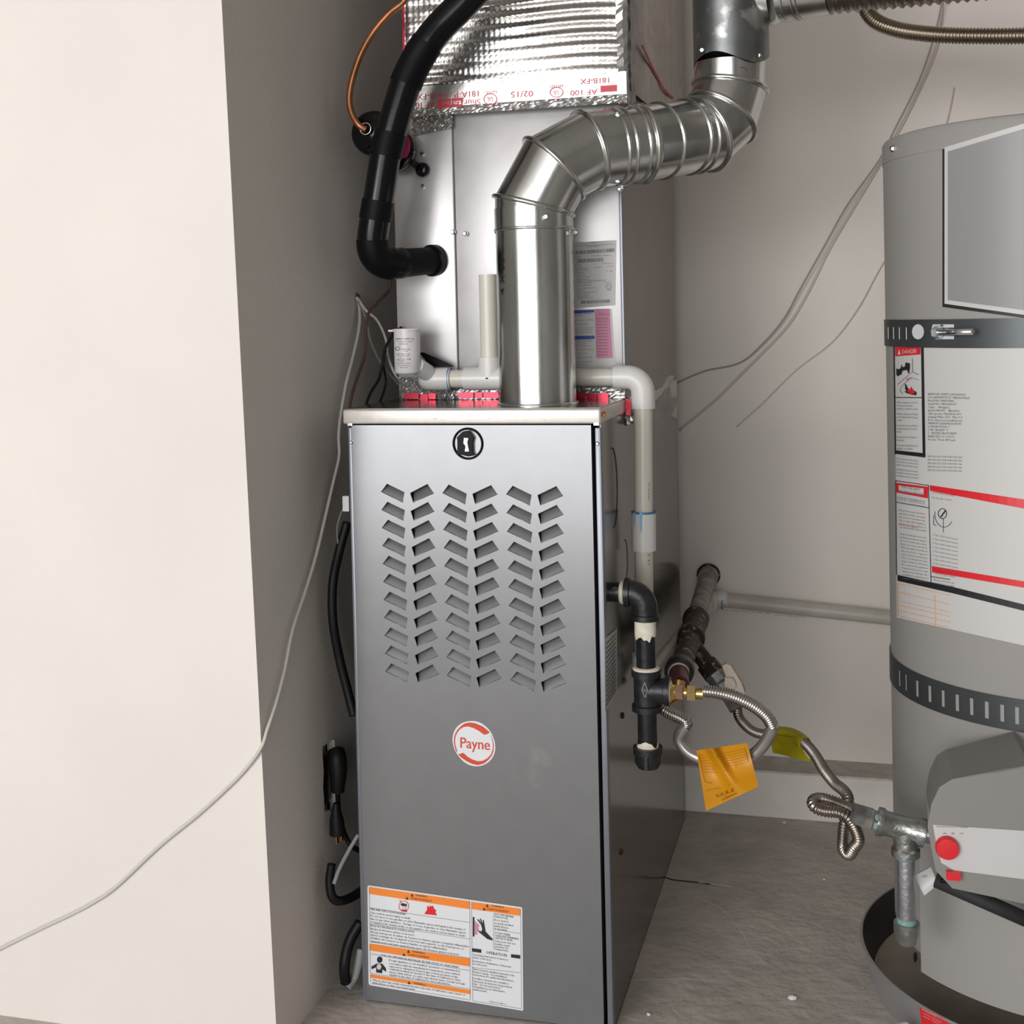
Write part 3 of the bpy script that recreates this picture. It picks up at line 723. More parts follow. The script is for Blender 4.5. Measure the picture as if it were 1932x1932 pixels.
# ================================================================== flexible vent duct to the heater
vd = thing('flexible_vent_duct', 'ribbed metal vent duct crossing the top right corner above the water heater', 'duct', P(1560, 0, Y=.28))
a0 = P(1437, -6, Y=.30); a1 = P(1567, -22, Y=.275); a2 = P(1790, -44, Y=.25); a3 = P(2050, -70, Y=.24)
VR = .040
d01 = (a1-a0).normalized()
mk('branch_collar', *lathe(a0-d01*.01, a1, [(0, VR+.002), (.018, VR+.004), (.03, VR+.004), (.031, VR)], 40), m_galv, vd, True, 40)
mk('sleeve', *lathe(a0+d01*.03, a1, [(0, VR+.001), ((a1-a0).length-.03, VR-.002)], 40), m_galv, vd, True, 40)
for tt in (.38, .52, .58): 
    pt = a0.lerp(a1, tt); aa = d01.orthogonal().normalized(); bb = d01.cross(aa)
    mk('crimp_bead', *sweep([pt+(aa*math.cos(2*PI*k/40)+bb*math.sin(2*PI*k/40))*(VR+.001) for k in range(40)], .0018, 6, closed=True), m_bead, vd, True)
mk('ribbed_hose', *corrugated([a1, a1.lerp(a2, .5), a2, a3], VR-.004, .0125, .06, 36), m_steeld, vd, True)
p = P(1536, 38, Y=.24)
# ================================================================== ribbed water connector
wc = thing('water_connector', 'thin bronze corrugated water hose curving above the water heater', 'hose', P(1700, 60, Y=.36))
mk('ribbed_hose', *corrugated([P(1634, -30, Y=.40), P(1632, 10, Y=.39), P(1650, 38, Y=.38), P(1690, 55, Y=.36), P(1740, 63, Y=.34), P(1800, 67, Y=.32), P(1900, 68, Y=.30), P(2000, 66, Y=.28)], .0112, .0048, .1, 18), m_steelb, wc, True)

# ================================================================== insulated refrigerant line
ins = thing('insulated_pipe', 'thick black insulated refrigerant pipe bending into the coil cabinet', 'pipe', P(705, 500, Y=.07))
def bend(pts): return cr(pts, 10)
IR = .0225
ctr = [P(960, -95, Y=.10), P(915, -38, Y=.095), P(873, 8, Y=.09), P(833, 48, Y=.085), P(806, 82, Y=.08), P(783, 120, Y=.078), P(765, 160, Y=.075), P(749, 211, Y=.072), P(738, 251, Y=.07), P(727, 296, Y=.068), P(716, 366, Y=.066), P(706, 425, Y=.066), P(703, 452, Y=.067), P(706, 475, Y=.07), P(717, 490, Y=.078), P(733, 497, Y=.09), P(752, 498, Y=.105)]
path = bend(ctr)
def sub(i0, i1): return path[i0*10:i1*10+1]
mk('insulation_sleeve', *sweep(path, IR, 28), m_rub, ins, True, 60)
for a, b in ((4, 6.1), (8, 9.1), (10.25, 10.9), (12, 15.3)):
    mk('tape_wrap', *sweep(path[int(a*10):int(b*10)], IR*1.05, 28), m_rubm, ins, True, 60)
e0, e1 = P(738, 498, Y=.10), P(822, 491, Y=YK)
mk('stub_insulation', *sweep([e0, e0.lerp(e1, .45), e1], [IR*1.0, IR*.94, IR*.9], 28), m_rubm, ins, True, 60)
dd = (e1-e0).normalized(); mk('pipe_grommet', *lathe(e1-dd*.012, e1, [(0, IR*.95), (.001, IR*1.08), (.011, IR*1.08), (.012, IR*.8)], 28), m_gloss, ins, True, 40)
mk('tape_wrap', *sweep([e0+dd*.004, e0+dd*.022], IR*1.03, 28), m_rub, ins, True, 60)

# ================================================================== copper line and drier
cl = thing('copper_pipe', 'thin bent copper refrigerant pipe beside the black insulated pipe', 'pipe', P(670, 230, Y=.10))
mk('pipe_run', *sweep(cr([P(800, -70, Y=.125), P(766, -3, Y=.125), P(735, 25, Y=.12), P(705, 60, Y=.115), P(682, 100, Y=.11), P(666, 145, Y=.107), P(659, 185, Y=.105), P(664, 215, Y=.104), P(677, 236, Y=.104), P(690, 244, Y=.108)], 8), .0048, 14), m_copper, cl, True, 60)
n0 = P(690, 243, Y=.108); n1 = P(703, 252, Y=.125)
mk('flare_ring', *lathe(n0, n1, [(0, .007), (.006, .0088), (.012, .0088), (.016, .006)], 20), m_gloss, cl, True, 40)
mk('solder_ring', *sweep([P(690, 243, Y=.106)+Vector((.0085*math.cos(a), -.001, .0085*math.sin(a))) for a in [2*PI*i/24 for i in range(24)]], .001, 6, closed=True), m_zinc, cl, True)
dr_ = thing('filter_drier', 'round glossy black filter drier behind the black insulated pipe', 'filter drier', P(725, 330, Y=.14))
f0 = P(703, 250, Y=.122); f1 = P(744, 284, Y=.160); fd = (f1-f0); fL = fd.length
ax_ = Vector((-.12, 1, -.05)).normalized()
mk('drier_shell', *lathe(f0-ax_*.004, f0+ax_, [(-.006, .004), (-.005, .012), (-.002, .014), (0, .024), (.003, .0315), (.008, .0335), (.016, .034), (.024, .032)], 36), m_gloss, dr_, True, 50)
mk('drier_body', *lathe(f0+ax_*.006, f1, [(0, .030), ((f1-f0).length, .030)], 36), m_gloss, dr_, True, 50)
mk('drier_shell', *lathe(f1-ax_*.010, f1+ax_, [(0, .028), (.002, .0325), (.010, .033), (.014, .031), (.018, .02)], 36), m_gloss, dr_, True, 50)
mk('pink_sticker', *poly(smooth2([(765, 248), (773, 262), (774, 280), (768, 296), (757, 298), (757, 285), (760, 262)], 3), pl(.118)), m_pink, dr_)
g0 = P(777, 305, Y=.165); g1 = P(799, 321, Y=YK-.006)
mk('outlet_tube', *cyl(f1, g1, .0055, 16), m_iron, dr_, True)
gd = Vector((0, 1, 0)); mk('grommet', *lathe(g1-gd*.012, g1, [(0, .006), (.002, .0095), (.006, .0112), (.012, .0105), (.016, .009)], 24), m_gloss, dr_, True, 60)

# ================================================================== PVC condensate drain
dn = thing('condensate_drain', 'white plastic condensate drain pipe running behind the flue and down the furnace side', 'pipe', P(1206, 1300, Y=.165))
PY = .163; pr_ = .0134; pf = .0172
A = P(868, 711, Y=PY); B = P(1190, 715, Y=PY); hz = (A.z+B.z)/2
def at(x, y): v = P(x, y, Y=PY); return v
xL = P(822, 711, Y=PY).x; xe = P(1214, 790, Y=PY).x
mk('horizontal_run', *cyl((P(845, 711, Y=PY).x, PY, hz), (P(1175, 711, Y=PY).x, PY, hz), pr_, 24), m_pvc, dn, True, 60)
xt = P(922, 600, Y=PY).x
ft_ = MB(); ft_.add(cyl((P(877, 711, Y=PY).x, PY, hz), (P(966, 711, Y=PY).x, PY, hz), pf, 28)); ft_.add(cyl((xt, PY, hz), (xt, PY, P(922, 674, Y=PY).z), pf, 28))
mk('tee_fitting', *ft_.out(), m_pvcf, dn, True, 60)
vt = mk('vent_stub', *cyl((xt, PY, hz+.02), (xt, PY, P(920, 518, Y=PY).z), pr_, 24), m_pvc, dn, True, 60)
mk('left_elbow', *sweep(cr([Vector((P(850, 711, Y=PY).x, PY, hz)), Vector((P(820, 711, Y=PY).x, PY-.002, hz)), Vector((P(808, 711, Y=PY).x, PY+.004, hz)), Vector((P(806, 711, Y=PY).x, PY+.022, hz))], 6), pf, 28), m_pvcf, dn, True, 60)
er_ = .022
ze = hz
el = [Vector((P(1158, 711, Y=PY).x, PY, ze)), Vector((xe-er_, PY, ze))]
for k in range(1, 9):
    w = PI/2*k/8; el.append(Vector((xe-er_+er_*math.sin(w), PY, ze-er_+er_*math.cos(w))))
el.append(Vector((xe, PY, P(1214, 771, Y=PY).z)))
mk('right_elbow', *sweep(el, pf, 28), m_pvcf, dn, True, 60)
zlow = P(1206, 1262, Y=PY).z
xb_ = P(1208, 1262, Y=PY).x
dpts = [Vector((xe, PY, P(1214, 765, Y=PY).z)), Vector((xb_+.006, PY, zlow))]
mk('vertical_pipe', *cyl(dpts[0], dpts[1], pr_, 24), m_pvc, dn, True, 60)
def vat(yy):
    z = P(1214, yy, Y=PY).z; t = (z-dpts[0].z)/(dpts[1].z-dpts[0].z); return dpts[0].lerp(dpts[1], t)
cp = mk('coupling', *cyl(vat(966), vat(1038), pf+.0005, 28), m_pvcf, dn, True, 60)
mk('primer_mark', *cyl(vat(964.5), vat(967.5), pf+.0009, 28), m_blue, dn, True, 60)
def vs(x, y, off=.0013):
    d = ray(x, y); c0 = vat(y); ox, oy = CAM.x-c0.x, CAM.y-c0.y; r = pf+off
    a = d.x**2+d.y**2; b = 2*(ox*d.x+oy*d.y); c = ox*ox+oy*oy-r*r
    return CAM+d*((-b-math.sqrt(max(b*b-4*a*c, 0)))/(2*a))
mk('primer_drip', *many(quad((1195, 967), (1199, 967), (1198, 992), (1196, 992), vs), quad((1206, 967), (1212, 967), (1211, 1003), (1208, 1003), vs)), m_lblue, dn)
mk('pipe_print', *many(text('MADE IN USA', 1226, 944, 3.2, lambda x, y: vs(x, y, -.0034), rot=-PI/2, width=34, res=2), text('15 51', 1226, 1068, 4, lambda x, y: vs(x, y, -.0034), rot=-PI/2, width=28, res=2)), m_grey, dn)
for x in (848, 876): mk('primer_mark', *lathe((P(x, 711, Y=PY).x, PY, hz), (1, PY, hz), [(0, pf+.0002 if x == 848 else pr_+.0005), (.0018, pf+.0002 if x == 848 else pr_+.0005)], 28), m_blue, dn, True, 60)
mk('primer_mark', *lathe((P(1158, 711, Y=PY).x, PY, hz), (1, PY, hz), [(0, pf+.0001), (.0006, pf+.0001)], 28), m_lblue, dn, True, 60)
# bottom elbow, run to the wall, run along the wall
wY = YB-.022
w0 = P(1345, 1130, Y=wY); w1 = P(1675, 1165, Y=wY); wd = (w1-w0)
bz = zlow-.012
lowp = [Vector((xb_+.006, PY, zlow+.02)), Vector((xb_+.006, PY, zlow)), Vector((xb_+.007, PY+.006, bz-.004)), Vector((xb_+.008, PY+.03, bz-.009))]
mk('bottom_elbow', *sweep(cr(lowp, 6), pf, 24), m_pvcf, dn, True, 60)
mk('primer_mark', *cyl(Vector((xb_+.006, PY, zlow+.022)), Vector((xb_+.006, PY, zlow+.019)), pf+.0005, 24), m_lblue, dn)
mk('wall_bound_run', *sweep([lowp[-1], w0+Vector((-.004, -.03, 0))], pr_, 20), m_pvcold, dn, True, 60)
mk('wall_elbow', *sweep(cr([w0+Vector((-.004, -.05, 0)), w0+Vector((-.004, -.02, 0)), w0+Vector((.002, -.004, 0)), w0+Vector((.02, 0, 0)), w0+wd*.06], 6), pf, 20), m_pvcf, dn, True, 60)
mk('wall_run', *cyl(w0, w0+wd*2.2, pr_*1.05, 24), m_pvcold, dn, True, 60)
mk('primer_mark', *cyl(w0+wd*.055, w0+wd*.062, pf+.0004, 24), m_blue, dn)
wps = pl(wY-pr_*1.05-.0006)
mk('pipe_print', *many(text('PVC 1120 SCH 40 PR 480', 1360, 1151, 2.2, wps, slope=.085, width=95, res=1), text('ASTM D1785 NSF-PW', 1462, 1161, 2.2, wps, slope=.085, width=58, res=1)), m_grey, dn)

# ================================================================== float switch
fs = thing('float_switch', 'small white printed float switch cup left of the drain pipe', 'float switch', P(769, 708, Y=.118))
q0 = P(769, 706, Y=.118); q1 = P(769, 624, Y=.118); q1.x = q0.x+.0005; hL = (q1-q0).length
mk('cup', *lathe(q0, q1, [(0, .012), (.001, .0165), (.004, .019), (hL*.5, .0193), (hL, .0195)], 32), m_white, fs, True, 50)
mk('lid', *lathe(q1, q1+upv, [(0, .0195), (0, .0212), (.003, .0212), (.0035, .016)], 32), m_white, fs, True, 40)
mk('port', *cyl(P(785, 690, Y=.125), P(806, 703, Y=.150), .013, 24), m_white, fs, True, 60)
mk('lid_tab', *box(q1.x-.027, q1.x-.015, .112, .122, q1.z-.001, q1.z+.002), m_white, fs)
def fsu(x, y):
    d = ray(x, y); ox, oy = CAM.x-q0.x, CAM.y-q0.y; r = .0199
    a = d.x**2+d.y**2; b = 2*(ox*d.x+oy*d.y); c = ox*ox+oy*oy-r*r
    return CAM+d*((-b-math.sqrt(max(b*b-4*a*c, 0)))/(2*a))
fx = MB()
for s, x, y, h, w in (('SAFE-T-SWITCH', 746, 641, 3.2, 35), ('U.S. Patent No. 5,522,229', 747, 645.5, 2, 32), ('MODEL SS1', 752, 650, 2, 17), ('LISTED 98P4', 757, 660, 2, 17), ('US', 762, 664, 2, 7), ('24V Max 1.5A', 748, 669, 2, 26), ('For Low Volt Use', 750, 672.5, 2, 22), ('CE', 766, 679, 2.5, 9), ('CAUTION: Service', 748, 686, 2, 26), ('Disconnect Power', 750, 690, 2, 23), ('Before Opening', 754, 694, 2, 15)): fx.add(text(s, x, y, h, fsu, width=w, res=1))
fx.add(ringpoly(750, 657.5, 4.5, 3.8, .8, fsu, 16)); fx.add(ringpoly(756, 679, 7, 2.5, .7, fsu, 16))
mk('printed_text', *fx.out(), m_black, fs)
bw = tag(mk('black_tape_flap', *many(poly([(790, 665), (800, 665), (845, 685), (858, 692), (800, 692), (803, 680)], pl(.165)), poly([(790, 665), (800, 665), (845, 685), (858, 692), (800, 692), (803, 680)], pl(.167))), m_rubm), 'black tape flap above the left end of the white drain pipe', 'tape')

# ================================================================== black iron gas piping
gp = thing('gas_pipe', 'black iron gas pipe with elbow, tee and drip leg on the furnace side', 'pipe', P(1222, 1450, Y=.05))
GY = .05; gx = P(1218, 1200, Y=GY).x; gz = P(1160, 1117, Y=GY).z; gr = .0133
def gzz(y): return P(1220, y, Y=GY).z
mk('inlet_nipple', *cyl((FW-.004, GY, gz), (gx-.022, GY, gz), gr, 24), m_ironp, gp, True, 60)
mk('pipe_dope', *lathe((gx-.034, GY, gz), (1, GY, gz), [(0, gr+.001), (.002, gr+.0025), (.007, gr+.003)], 20), m_dope, gp, True)
ee = [Vector((gx-.027, GY, gz)), Vector((gx-.02, GY, gz))]
for k in range(1, 8): w = PI/2*k/8; ee.append(Vector((gx-.02+.02*math.sin(w), GY, gz-.02+.02*math.cos(w))))
ee += [Vector((gx, GY, gz-.02)), Vector((gx, GY, gz-.034))]
mk('elbow', *sweep(ee, .0172, 28), m_iron, gp, True, 60)
mk('elbow_rim', *lathe((gx-.028, GY, gz), (1, GY, gz), [(0, .017), (.001, .0198), (.008, .0198), (.009, .017)], 28), m_iron, gp, True, 40)
mk('elbow_rim', *lathe((gx, GY, gz-.037), (gx, GY, 1), [(0, .017), (.001, .0198), (.008, .0198), (.009, .017)], 28), m_iron, gp, True, 40)
mk('middle_nipple', *cyl((gx, GY, gz-.03), (gx, GY, gzz(1270)), gr, 24), m_ironp, gp, True, 60)
def dope(z0, z1, seed):
    random.seed(seed); V = []; F = []; n = 24
    for i, z in enumerate((z0, (z0+z1)/2, z1)):
        for k in range(n):
            w = 2*PI*k/n; zz_ = z+(random.uniform(-.008, .004) if i == 2 else 0); V.append((gx+(gr+.0012+random.uniform(0, .0006))*math.cos(w), GY+(gr+.0012)*math.sin(w), zz_))
        if i:
            for k in range(n): F.append(((i-1)*n+k, (i-1)*n+(k+1) % n, i*n+(k+1) % n, i*n+k))
    return V, F
mk('pipe_dope', *dope(gz-.036, gz-.060, 1), m_dope, gp, True)
mk('pipe_dope', *dope(gzz(1420), gzz(1398), 2), m_dope, gp, True)
mk('pipe_dope', *lathe((gx, GY, gzz(1263)), (gx, GY, 1), [(0, .0185), (.002, .019), (.004, .014)], 24), m_dope, gp, True)
z1_, z2_ = gzz(1340), gzz(1264); zm = gzz(1302)
mk('tee', *many(lathe((gx, GY, z1_), (gx, GY, 1), [(0, .0185), (0, .0205), (.008, .0205), (.009, .0175), (z2_-z1_-.009, .0175), (z2_-z1_-.008, .0205), (z2_-z1_, .0205), (z2_-z1_, .016)], 28), lathe((gx, GY, zm), (1, GY, zm), [(0, .0172), (.024, .0172), (.025, .0198), (.032, .0198), (.032, .014)], 28)), m_iron, gp, True, 40)
mk('cast_mark', *many(line([(1216, 1288), (1222, 1302), (1217, 1316), (1211, 1302), (1216, 1288)], 1.2, pl(GY-.0182)), text('GI', 1212, 1305, 5, pl(GY-.0182), width=8)), m_vbody, gp)
mk('drip_leg_nipple', *cyl((gx, GY, gzz(1342)), (gx, GY, gzz(1420)), gr, 24), m_ironp, gp, True, 60)
zc0 = gzz(1408); zc1 = gzz(1450)
mk('end_cap', *lathe((gx, GY, zc0), (gx, GY, -1), [(0, .0165), (0, .0202), (.009, .0202), (.010, .0185), (.022, .018), ((zc0-zc1)-.002, .014), (zc0-zc1, .006)], 28), m_iron, gp, True, 40)
mk('cap_rib', *box(gx-.003, gx+.003, GY-.0205, GY+.02, zc1+.004, zc0-.009, .001), m_iron, gp)
# ================================================================== flexible gas connector of the furnace
gc = thing('furnace_gas_connector', 'looping flexible steel gas connector with brass nuts beside the furnace', 'gas connector', P(1340, 1430, Y=.07))
bx = gx+.031
nz = zm
def bp_(x): return P(x, 1302, Y=GY).x
b0 = Vector((bp_(1260), GY, zm)); bdir = Vector((1, 0, -.02))
mk('pipe_dope', *lathe(b0, b0+bdir, [(0, .0145), (.0045, .0145)], 24), m_dope, gc, True, 40)
mk('brass_adapter', *lathe(b0+bdir*.003, b0+bdir, [(0, .013), (.004, .009), (bp_(1297)-bp_(1264), .006), (bp_(1327)-bp_(1264), .0075)], 20), m_brass, gc, True, 40)
mk('hex_nut', *lathe(Vector((bp_(1274), GY, zm)), b0+bdir*2, [(0, .009), (.001, .0108), (.011, .0108), (.012, .009)], 6), m_nut, gc)
mk('hex_nut', *lathe(Vector((bp_(1296), GY, zm-.0005)), b0+bdir*2, [(0, .009), (.001, .0112), (.012, .0112), (.013, .009)], 6), m_brass2, gc)
lp1 = [P(1326, 1304, Y=.05), P(1354, 1307, Y=.052), P(1388, 1316, Y=.058), P(1422, 1332, Y=.066), P(1446, 1351, Y=.074), P(1457, 1369, Y=.080)]
lp2 = [P(1457, 1369, Y=.080), P(1455, 1380, Y=.082), P(1442, 1403, Y=.088), P(1424, 1422, Y=.092), P(1398, 1437, Y=.095), P(1355, 1442, Y=.098), P(1318, 1430, Y=.10), P(1295, 1416, Y=.10), P(1281, 1395, Y=.10), P(1286, 1380, Y=.098), P(1296, 1369, Y=.096)]
lp3 = [P(1296, 1371, Y=.096), P(1295, 1362, Y=.097), P(1280, 1353, Y=.10), P(1263, 1345, Y=.105), P(1251, 1336, Y=.112), P(1255, 1324, Y=.125)]
CRd = .0080
mk('ribbed_tube', *corrugated(lp1, CRd, .0034, .11, 18), m_steel, gc, True)
mk('smooth_tube', *sweep(cr(lp2, 8), CRd*1.04, 18), m_sleeve, gc, True, 60)
mk('ribbed_tube', *corrugated(lp3, CRd, .0034, .11, 18), m_steel, gc, True)
e_ = P(1256, 1323, Y=.125); mk('hex_nut', *lathe(e_, e_+Vector((.2, .3, .45)), [(0, .009), (.001, .0125), (.014, .0125)], 6), m_brass, gc)
# ================================================================== rusty supply pipe from the wall
sp = thing('gas_supply_pipe', 'old rusty gas supply pipe coming out of the back wall behind the connector', 'pipe', P(1290, 1280, Y=.3))
s0 = P(1337, 1084, Y=YB-.001); s1 = P(1312, 1172, Y=.50); s2 = P(1303, 1207, Y=.37); s3 = P(1281, 1268, Y=.17)
mk('wall_rim', *lathe(s0, s1, [(0, .022), (.004, .0235), (.012, .018)], 24), m_rust, sp, True)
sd = (s1-s0).normalized()
mk('wall_coupling', *cyl(s0, s0+sd*.05, .0195, 24), m_painted, sp, True, 60)
mk('painted_pipe', *cyl(s0, s1, .0165, 24), m_painted, sp, True, 60)
mk('tee', *lathe(s1-sd*.02, s2, [(0, .018), (.004, .0225), (.02, .0225), (.03, .020), ((s2-s1).length-.01, .020), ((s2-s1).length, .0225), ((s2-s1).length+.02, .0225), ((s2-s1).length+.024, .018)], 28), m_rust, sp, True, 40)
sd2 = (s3-s2).normalized()
mk('nipple', *cyl(s2, s3, .0165, 24), m_rust, sp, True, 60)
mk('bell_reducer', *lathe(s3-sd2*.03, s3, [(0, .017), (.008, .0215), (.03, .0215), (.034, .019)], 28), m_ironp, sp, True, 40)
s4 = P(1281, 1292, Y=.13)
mk('thread_sealant', *lathe(s3, s4, [(0, .0155), (.004, .016), (.006, .014)], 24), m_dope, sp, True)
mk('reducer_nipple', *cyl(s3, s4, .0145, 20), mat('dark_red_sealant', (.10, .01, .015), .35), sp, True, 60)
mk('brass_elbow', *sweep([s4+Vector((0, .005, .004)), s4+Vector((-.002, -.002, -.010)), P(1262, 1318, Y=.128)], .011, 16), m_brass, sp, True, 60)
# branch with shut-off valve
t0 = s2+Vector((.0, 0, -.004)); t1 = P(1352, 1277, Y=.33); t2 = P(1377, 1312, Y=.325); t3 = P(1391, 1335, Y=.32)
mk('branch_nipple', *cyl(t0, t1, .0135, 20), m_rust, sp, True, 60)
mk('branch_coupling', *lathe(t0.lerp(t1, .62), t1, [(0, .014), (.002, .018), (.026, .018), (.028, .014)], 8), m_rust, sp, True, 40)
mk('valve_body', *lathe(t1-(t2-t1)*.25, t2, [(0, .015), (.002, .0175), (.016, .0175), (.02, .0145), (.034, .0155), (.045, .012)], 8), m_vbody, sp)
mk('valve_hex', *lathe(t2, t3, [(0, .012), (.001, .0155), (.022, .0155), (.024, .011)], 6), m_vbody, sp)
hp = [(1364, 1252), (1371, 1248), (1380, 1251), (1392, 1270), (1401, 1285), (1407, 1303), (1405, 1310), (1392, 1304), (1378, 1298), (1374, 1286), (1368, 1275), (1371, 1270)]
hv = mk('valve_handle', *extr(hp, .30, .286), m_handle, sp); hv['label'] = 'worn cream lever handle with rust stains'
mk('handle_hub', *extr([(1371, 1272), (1385, 1272), (1391, 1285), (1385, 1298), (1374, 1296), (1369, 1283)], .30, .279), m_handle, sp)
# ================================================================== water heater gas connector
hc = thing('heater_gas_connector', 'old ribbed steel gas connector running right to the water heater', 'gas connector', P(1540, 1540, Y=.05))
r0 = cr([t3, P(1393, 1350, Y=.31), P(1402, 1364, Y=.30), P(1418, 1378, Y=.285), P(1438, 1385, Y=.27), P(1460, 1383, Y=.255), P(1480, 1384, Y=.235), P(1500, 1389, Y=.21), P(1520, 1404, Y=.18), P(1538, 1425, Y=.15), P(1556, 1455, Y=.11), P(1575, 1478, Y=.08), P(1592, 1492, Y=.05), P(1600, 1507, Y=.03), P(1598, 1530, Y=.02), P(1592, 1560, Y=.01), P(1590, 1590, Y=.0), P(1593, 1606, Y=-.01), P(1603, 1612, Y=-.02), P(1611, 1600, Y=-.03), P(1620, 1585, Y=-.036), P(1613, 1562, Y=-.04), P(1600, 1543, Y=-.045), P(1582, 1533, Y=-.045), P(1555, 1530, Y=-.042), P(1538, 1523, Y=-.04), P(1534, 1512, Y=-.03), P(1548, 1507, Y=-.015), P(1575, 1513, Y=-.01), P(1600, 1525, Y=-.02), P(1618, 1536, Y=-.04)], 8)
mk('ribbed_tube', *corrugated(r0, .0068, .0036, .14, 16), m_steeld, hc, True)
yw = r0[36:64]
mk('yellow_wrap', *sweep(yw, .0098, 16), m_yellow, hc, True, 60)
HY = -.05
h0, h1, h2, h3 = P(1606, 1533, Y=HY), P(1644, 1545, Y=HY), P(1655, 1548, Y=HY), P(1700, 1562, Y=HY)
hd = (h3-h0).normalized()
mk('hex_nut', *lathe(h0, h3, [(0, .010), (.002, .0135), (.026, .0135), (.028, .010)], 6), m_vbody, hc)
mk('hex_adapter', *lathe(P(1640, 1544, Y=HY), h3, [(0, .0125), (.012, .0125), (.014, .010), (.03, .010)], 6), m_cast, hc)
mk('teal_sealant', *lathe(P(1633, 1541, Y=HY), h3, [(0, .0105), (.005, .0108)], 20), m_teal, hc, True, 40)
# ================================================================== heater tee and drip leg
ht = thing('heater_gas_tee', 'galvanised pipe tee with drip leg beside the water heater control', 'pipe', P(1708, 1775, Y=HY))
q_a = P(1655, 1549, Y=HY); q_b = P(1745, 1572, Y=HY); qd = (q_b-q_a); ql = qd.length
mk('teal_sealant', *lathe(q_a-qd.normalized()*.004, q_b, [(0, .0115), (.006, .012)], 20), m_teal, ht, True, 40)
qc = P(1708, 1562, Y=HY); qe = P(1708, 1610, Y=HY)
qe = Vector((qc.x, HY, qe.z))
mk('tee', *many(lathe(q_a, q_b, [(0, .014), (0, .0172), (.007, .0172), (.010, .0148), (ql-.010, .0148), (ql-.007, .0172), (ql, .0172), (ql, .012)], 28), lathe(qc, qe, [(0, .0145), ((qc-qe).length-.008, .0145), ((qc-qe).length-.006, .0172), ((qc-qe).length+.002, .0172), ((qc-qe).length+.002, .012)], 28)), m_cast, ht, True, 45)
mk('teal_sealant', *lathe(qe, qe-upv, [(0, .0125), (.006, .0122)], 20), m_teal, ht, True)
zq = P(1708, 1740, Y=HY).z; zq2 = P(1708, 1781, Y=HY).z
mk('drip_leg_nipple', *cyl(qe, Vector((qe.x, HY, zq-.005)), .0107, 24), m_castp, ht, True, 60)
mk('teal_sealant', *lathe(Vector((qe.x, HY, zq+.006)), Vector((qe.x, HY, -1)), [(0, .0112), (.008, .0122)], 20), m_teal, ht, True)
mk('end_cap', *lathe(Vector((qe.x, HY, zq)), Vector((qe.x, HY, -1)), [(0, .012), (0, .0155), (.012, .0155), (.018, .013), (zq-zq2-.002, .0115), (zq-zq2, .008)], 24), m_cast, ht, True, 45)
mk('inlet_nipple', *cyl(q_b-qd*.1, q_b+qd.normalized()*.028, .0107, 20), m_castp, ht, True, 60)
# ================================================================== orange and yellow tags
def tagmesh(c, nx, nz, Yf, th=.0006):
    V = []; F = []
    for side_ in (0, 1):
        for j in range(nz+1):
            for i in range(nx+1):
                u, v = i/nx, j/nz
                x = (c[0][0]*(1-u)+c[1][0]*u)*(1-v)+(c[3][0]*(1-u)+c[2][0]*u)*v
                y = (c[0][1]*(1-u)+c[1][1]*u)*(1-v)+(c[3][1]*(1-u)+c[2][1]*u)*v
                V.append(P(x, y, Y=Yf(u, v)+side_*th))
    N = (nx+1)*(nz+1)
    for j in range(nz):
        for i in range(nx):
            a = j*(nx+1)+i; F.append((a, a+nx+1, a+nx+2, a+1)); F.append((N+a, N+a+1, N+a+nx+2, N+a+nx+1))
    return V, F
def Yt(u, v): return .075+.012*math.sin(v*PI*1.1+.3)-.026*math.exp(-((u-.30-.35*v)**2)*90)*(1-v)-.012*v+.006*math.sin(u*5)
tc_ = [(1314, 1416), (1410, 1402), (1431, 1484), (1332, 1530)]
ta = thing('orange_warning_tag', 'orange printed paper tag hanging on the steel gas connector loop', 'tag', P(1332, 1530, Y=.06))
mk('paper', *tagmesh(tc_, 36, 30, Yt), m_orange, ta, True, 60)
def tsu(off=.0012):
    def f(x, y):
        v = min(1, max(0, (y-1409)/ (100+ (1431-x)*.0))); u = (x-(1314+18*v))/98
        return P(x, y, Y=Yt(min(1, max(0, u)), v)-off)
    return f
tq = MB(); tf = tsu()
for i in range(7): tq.add(text('warning read these instructions carefully', 1319+i*1.3, 1425+i*5.5, 2, tf, slope=.1 if i < 1 else -.02, width=34, res=1))
for i in range(7): tq.add(text('do not reuse this connector once it is bent', 1358+i*1.3, 1424+i*5, 2, tf, slope=-.22, width=46, res=1))
tq.add(line([(1318, 1422), (1330, 1475), (1343, 1478)], .8, tf)); tq.add(line([(1405, 1412), (1413, 1440)], .8, tf))
tq.add(line([(1361, 1510), (1398, 1493)], .9, tf))
tq.add(text('U.S.D. ®', 1351, 1505, 6, tf, slope=-.36, width=62, res=2)); tq.add(text('.  .', 1353, 1491, 5, tf, slope=-.4, width=24)); tq.add(text('o  o', 1386, 1481, 4, tf, slope=-.25, width=24)); tq.add(text('ooo', 1332, 1493, 2.5, tf, slope=-.25, width=24))
mk('tag_print', *tq.out(), m_orprint, ta)
mk('tag_print', *text('MADE IN USA', 1364, 1507, 2, tf, slope=-.42, width=28, res=1), m_redk, ta)
def Yt2(u, v): return .235-.05*u+.008*math.sin(v*3)
tag(mk('yellow_tag', *tagmesh([(1452, 1385), (1500, 1392), (1530, 1438), (1458, 1420)], 10, 8, Yt2), m_yellow, None, True), 'olive yellow tag folded over the old steel gas connector', 'tag')

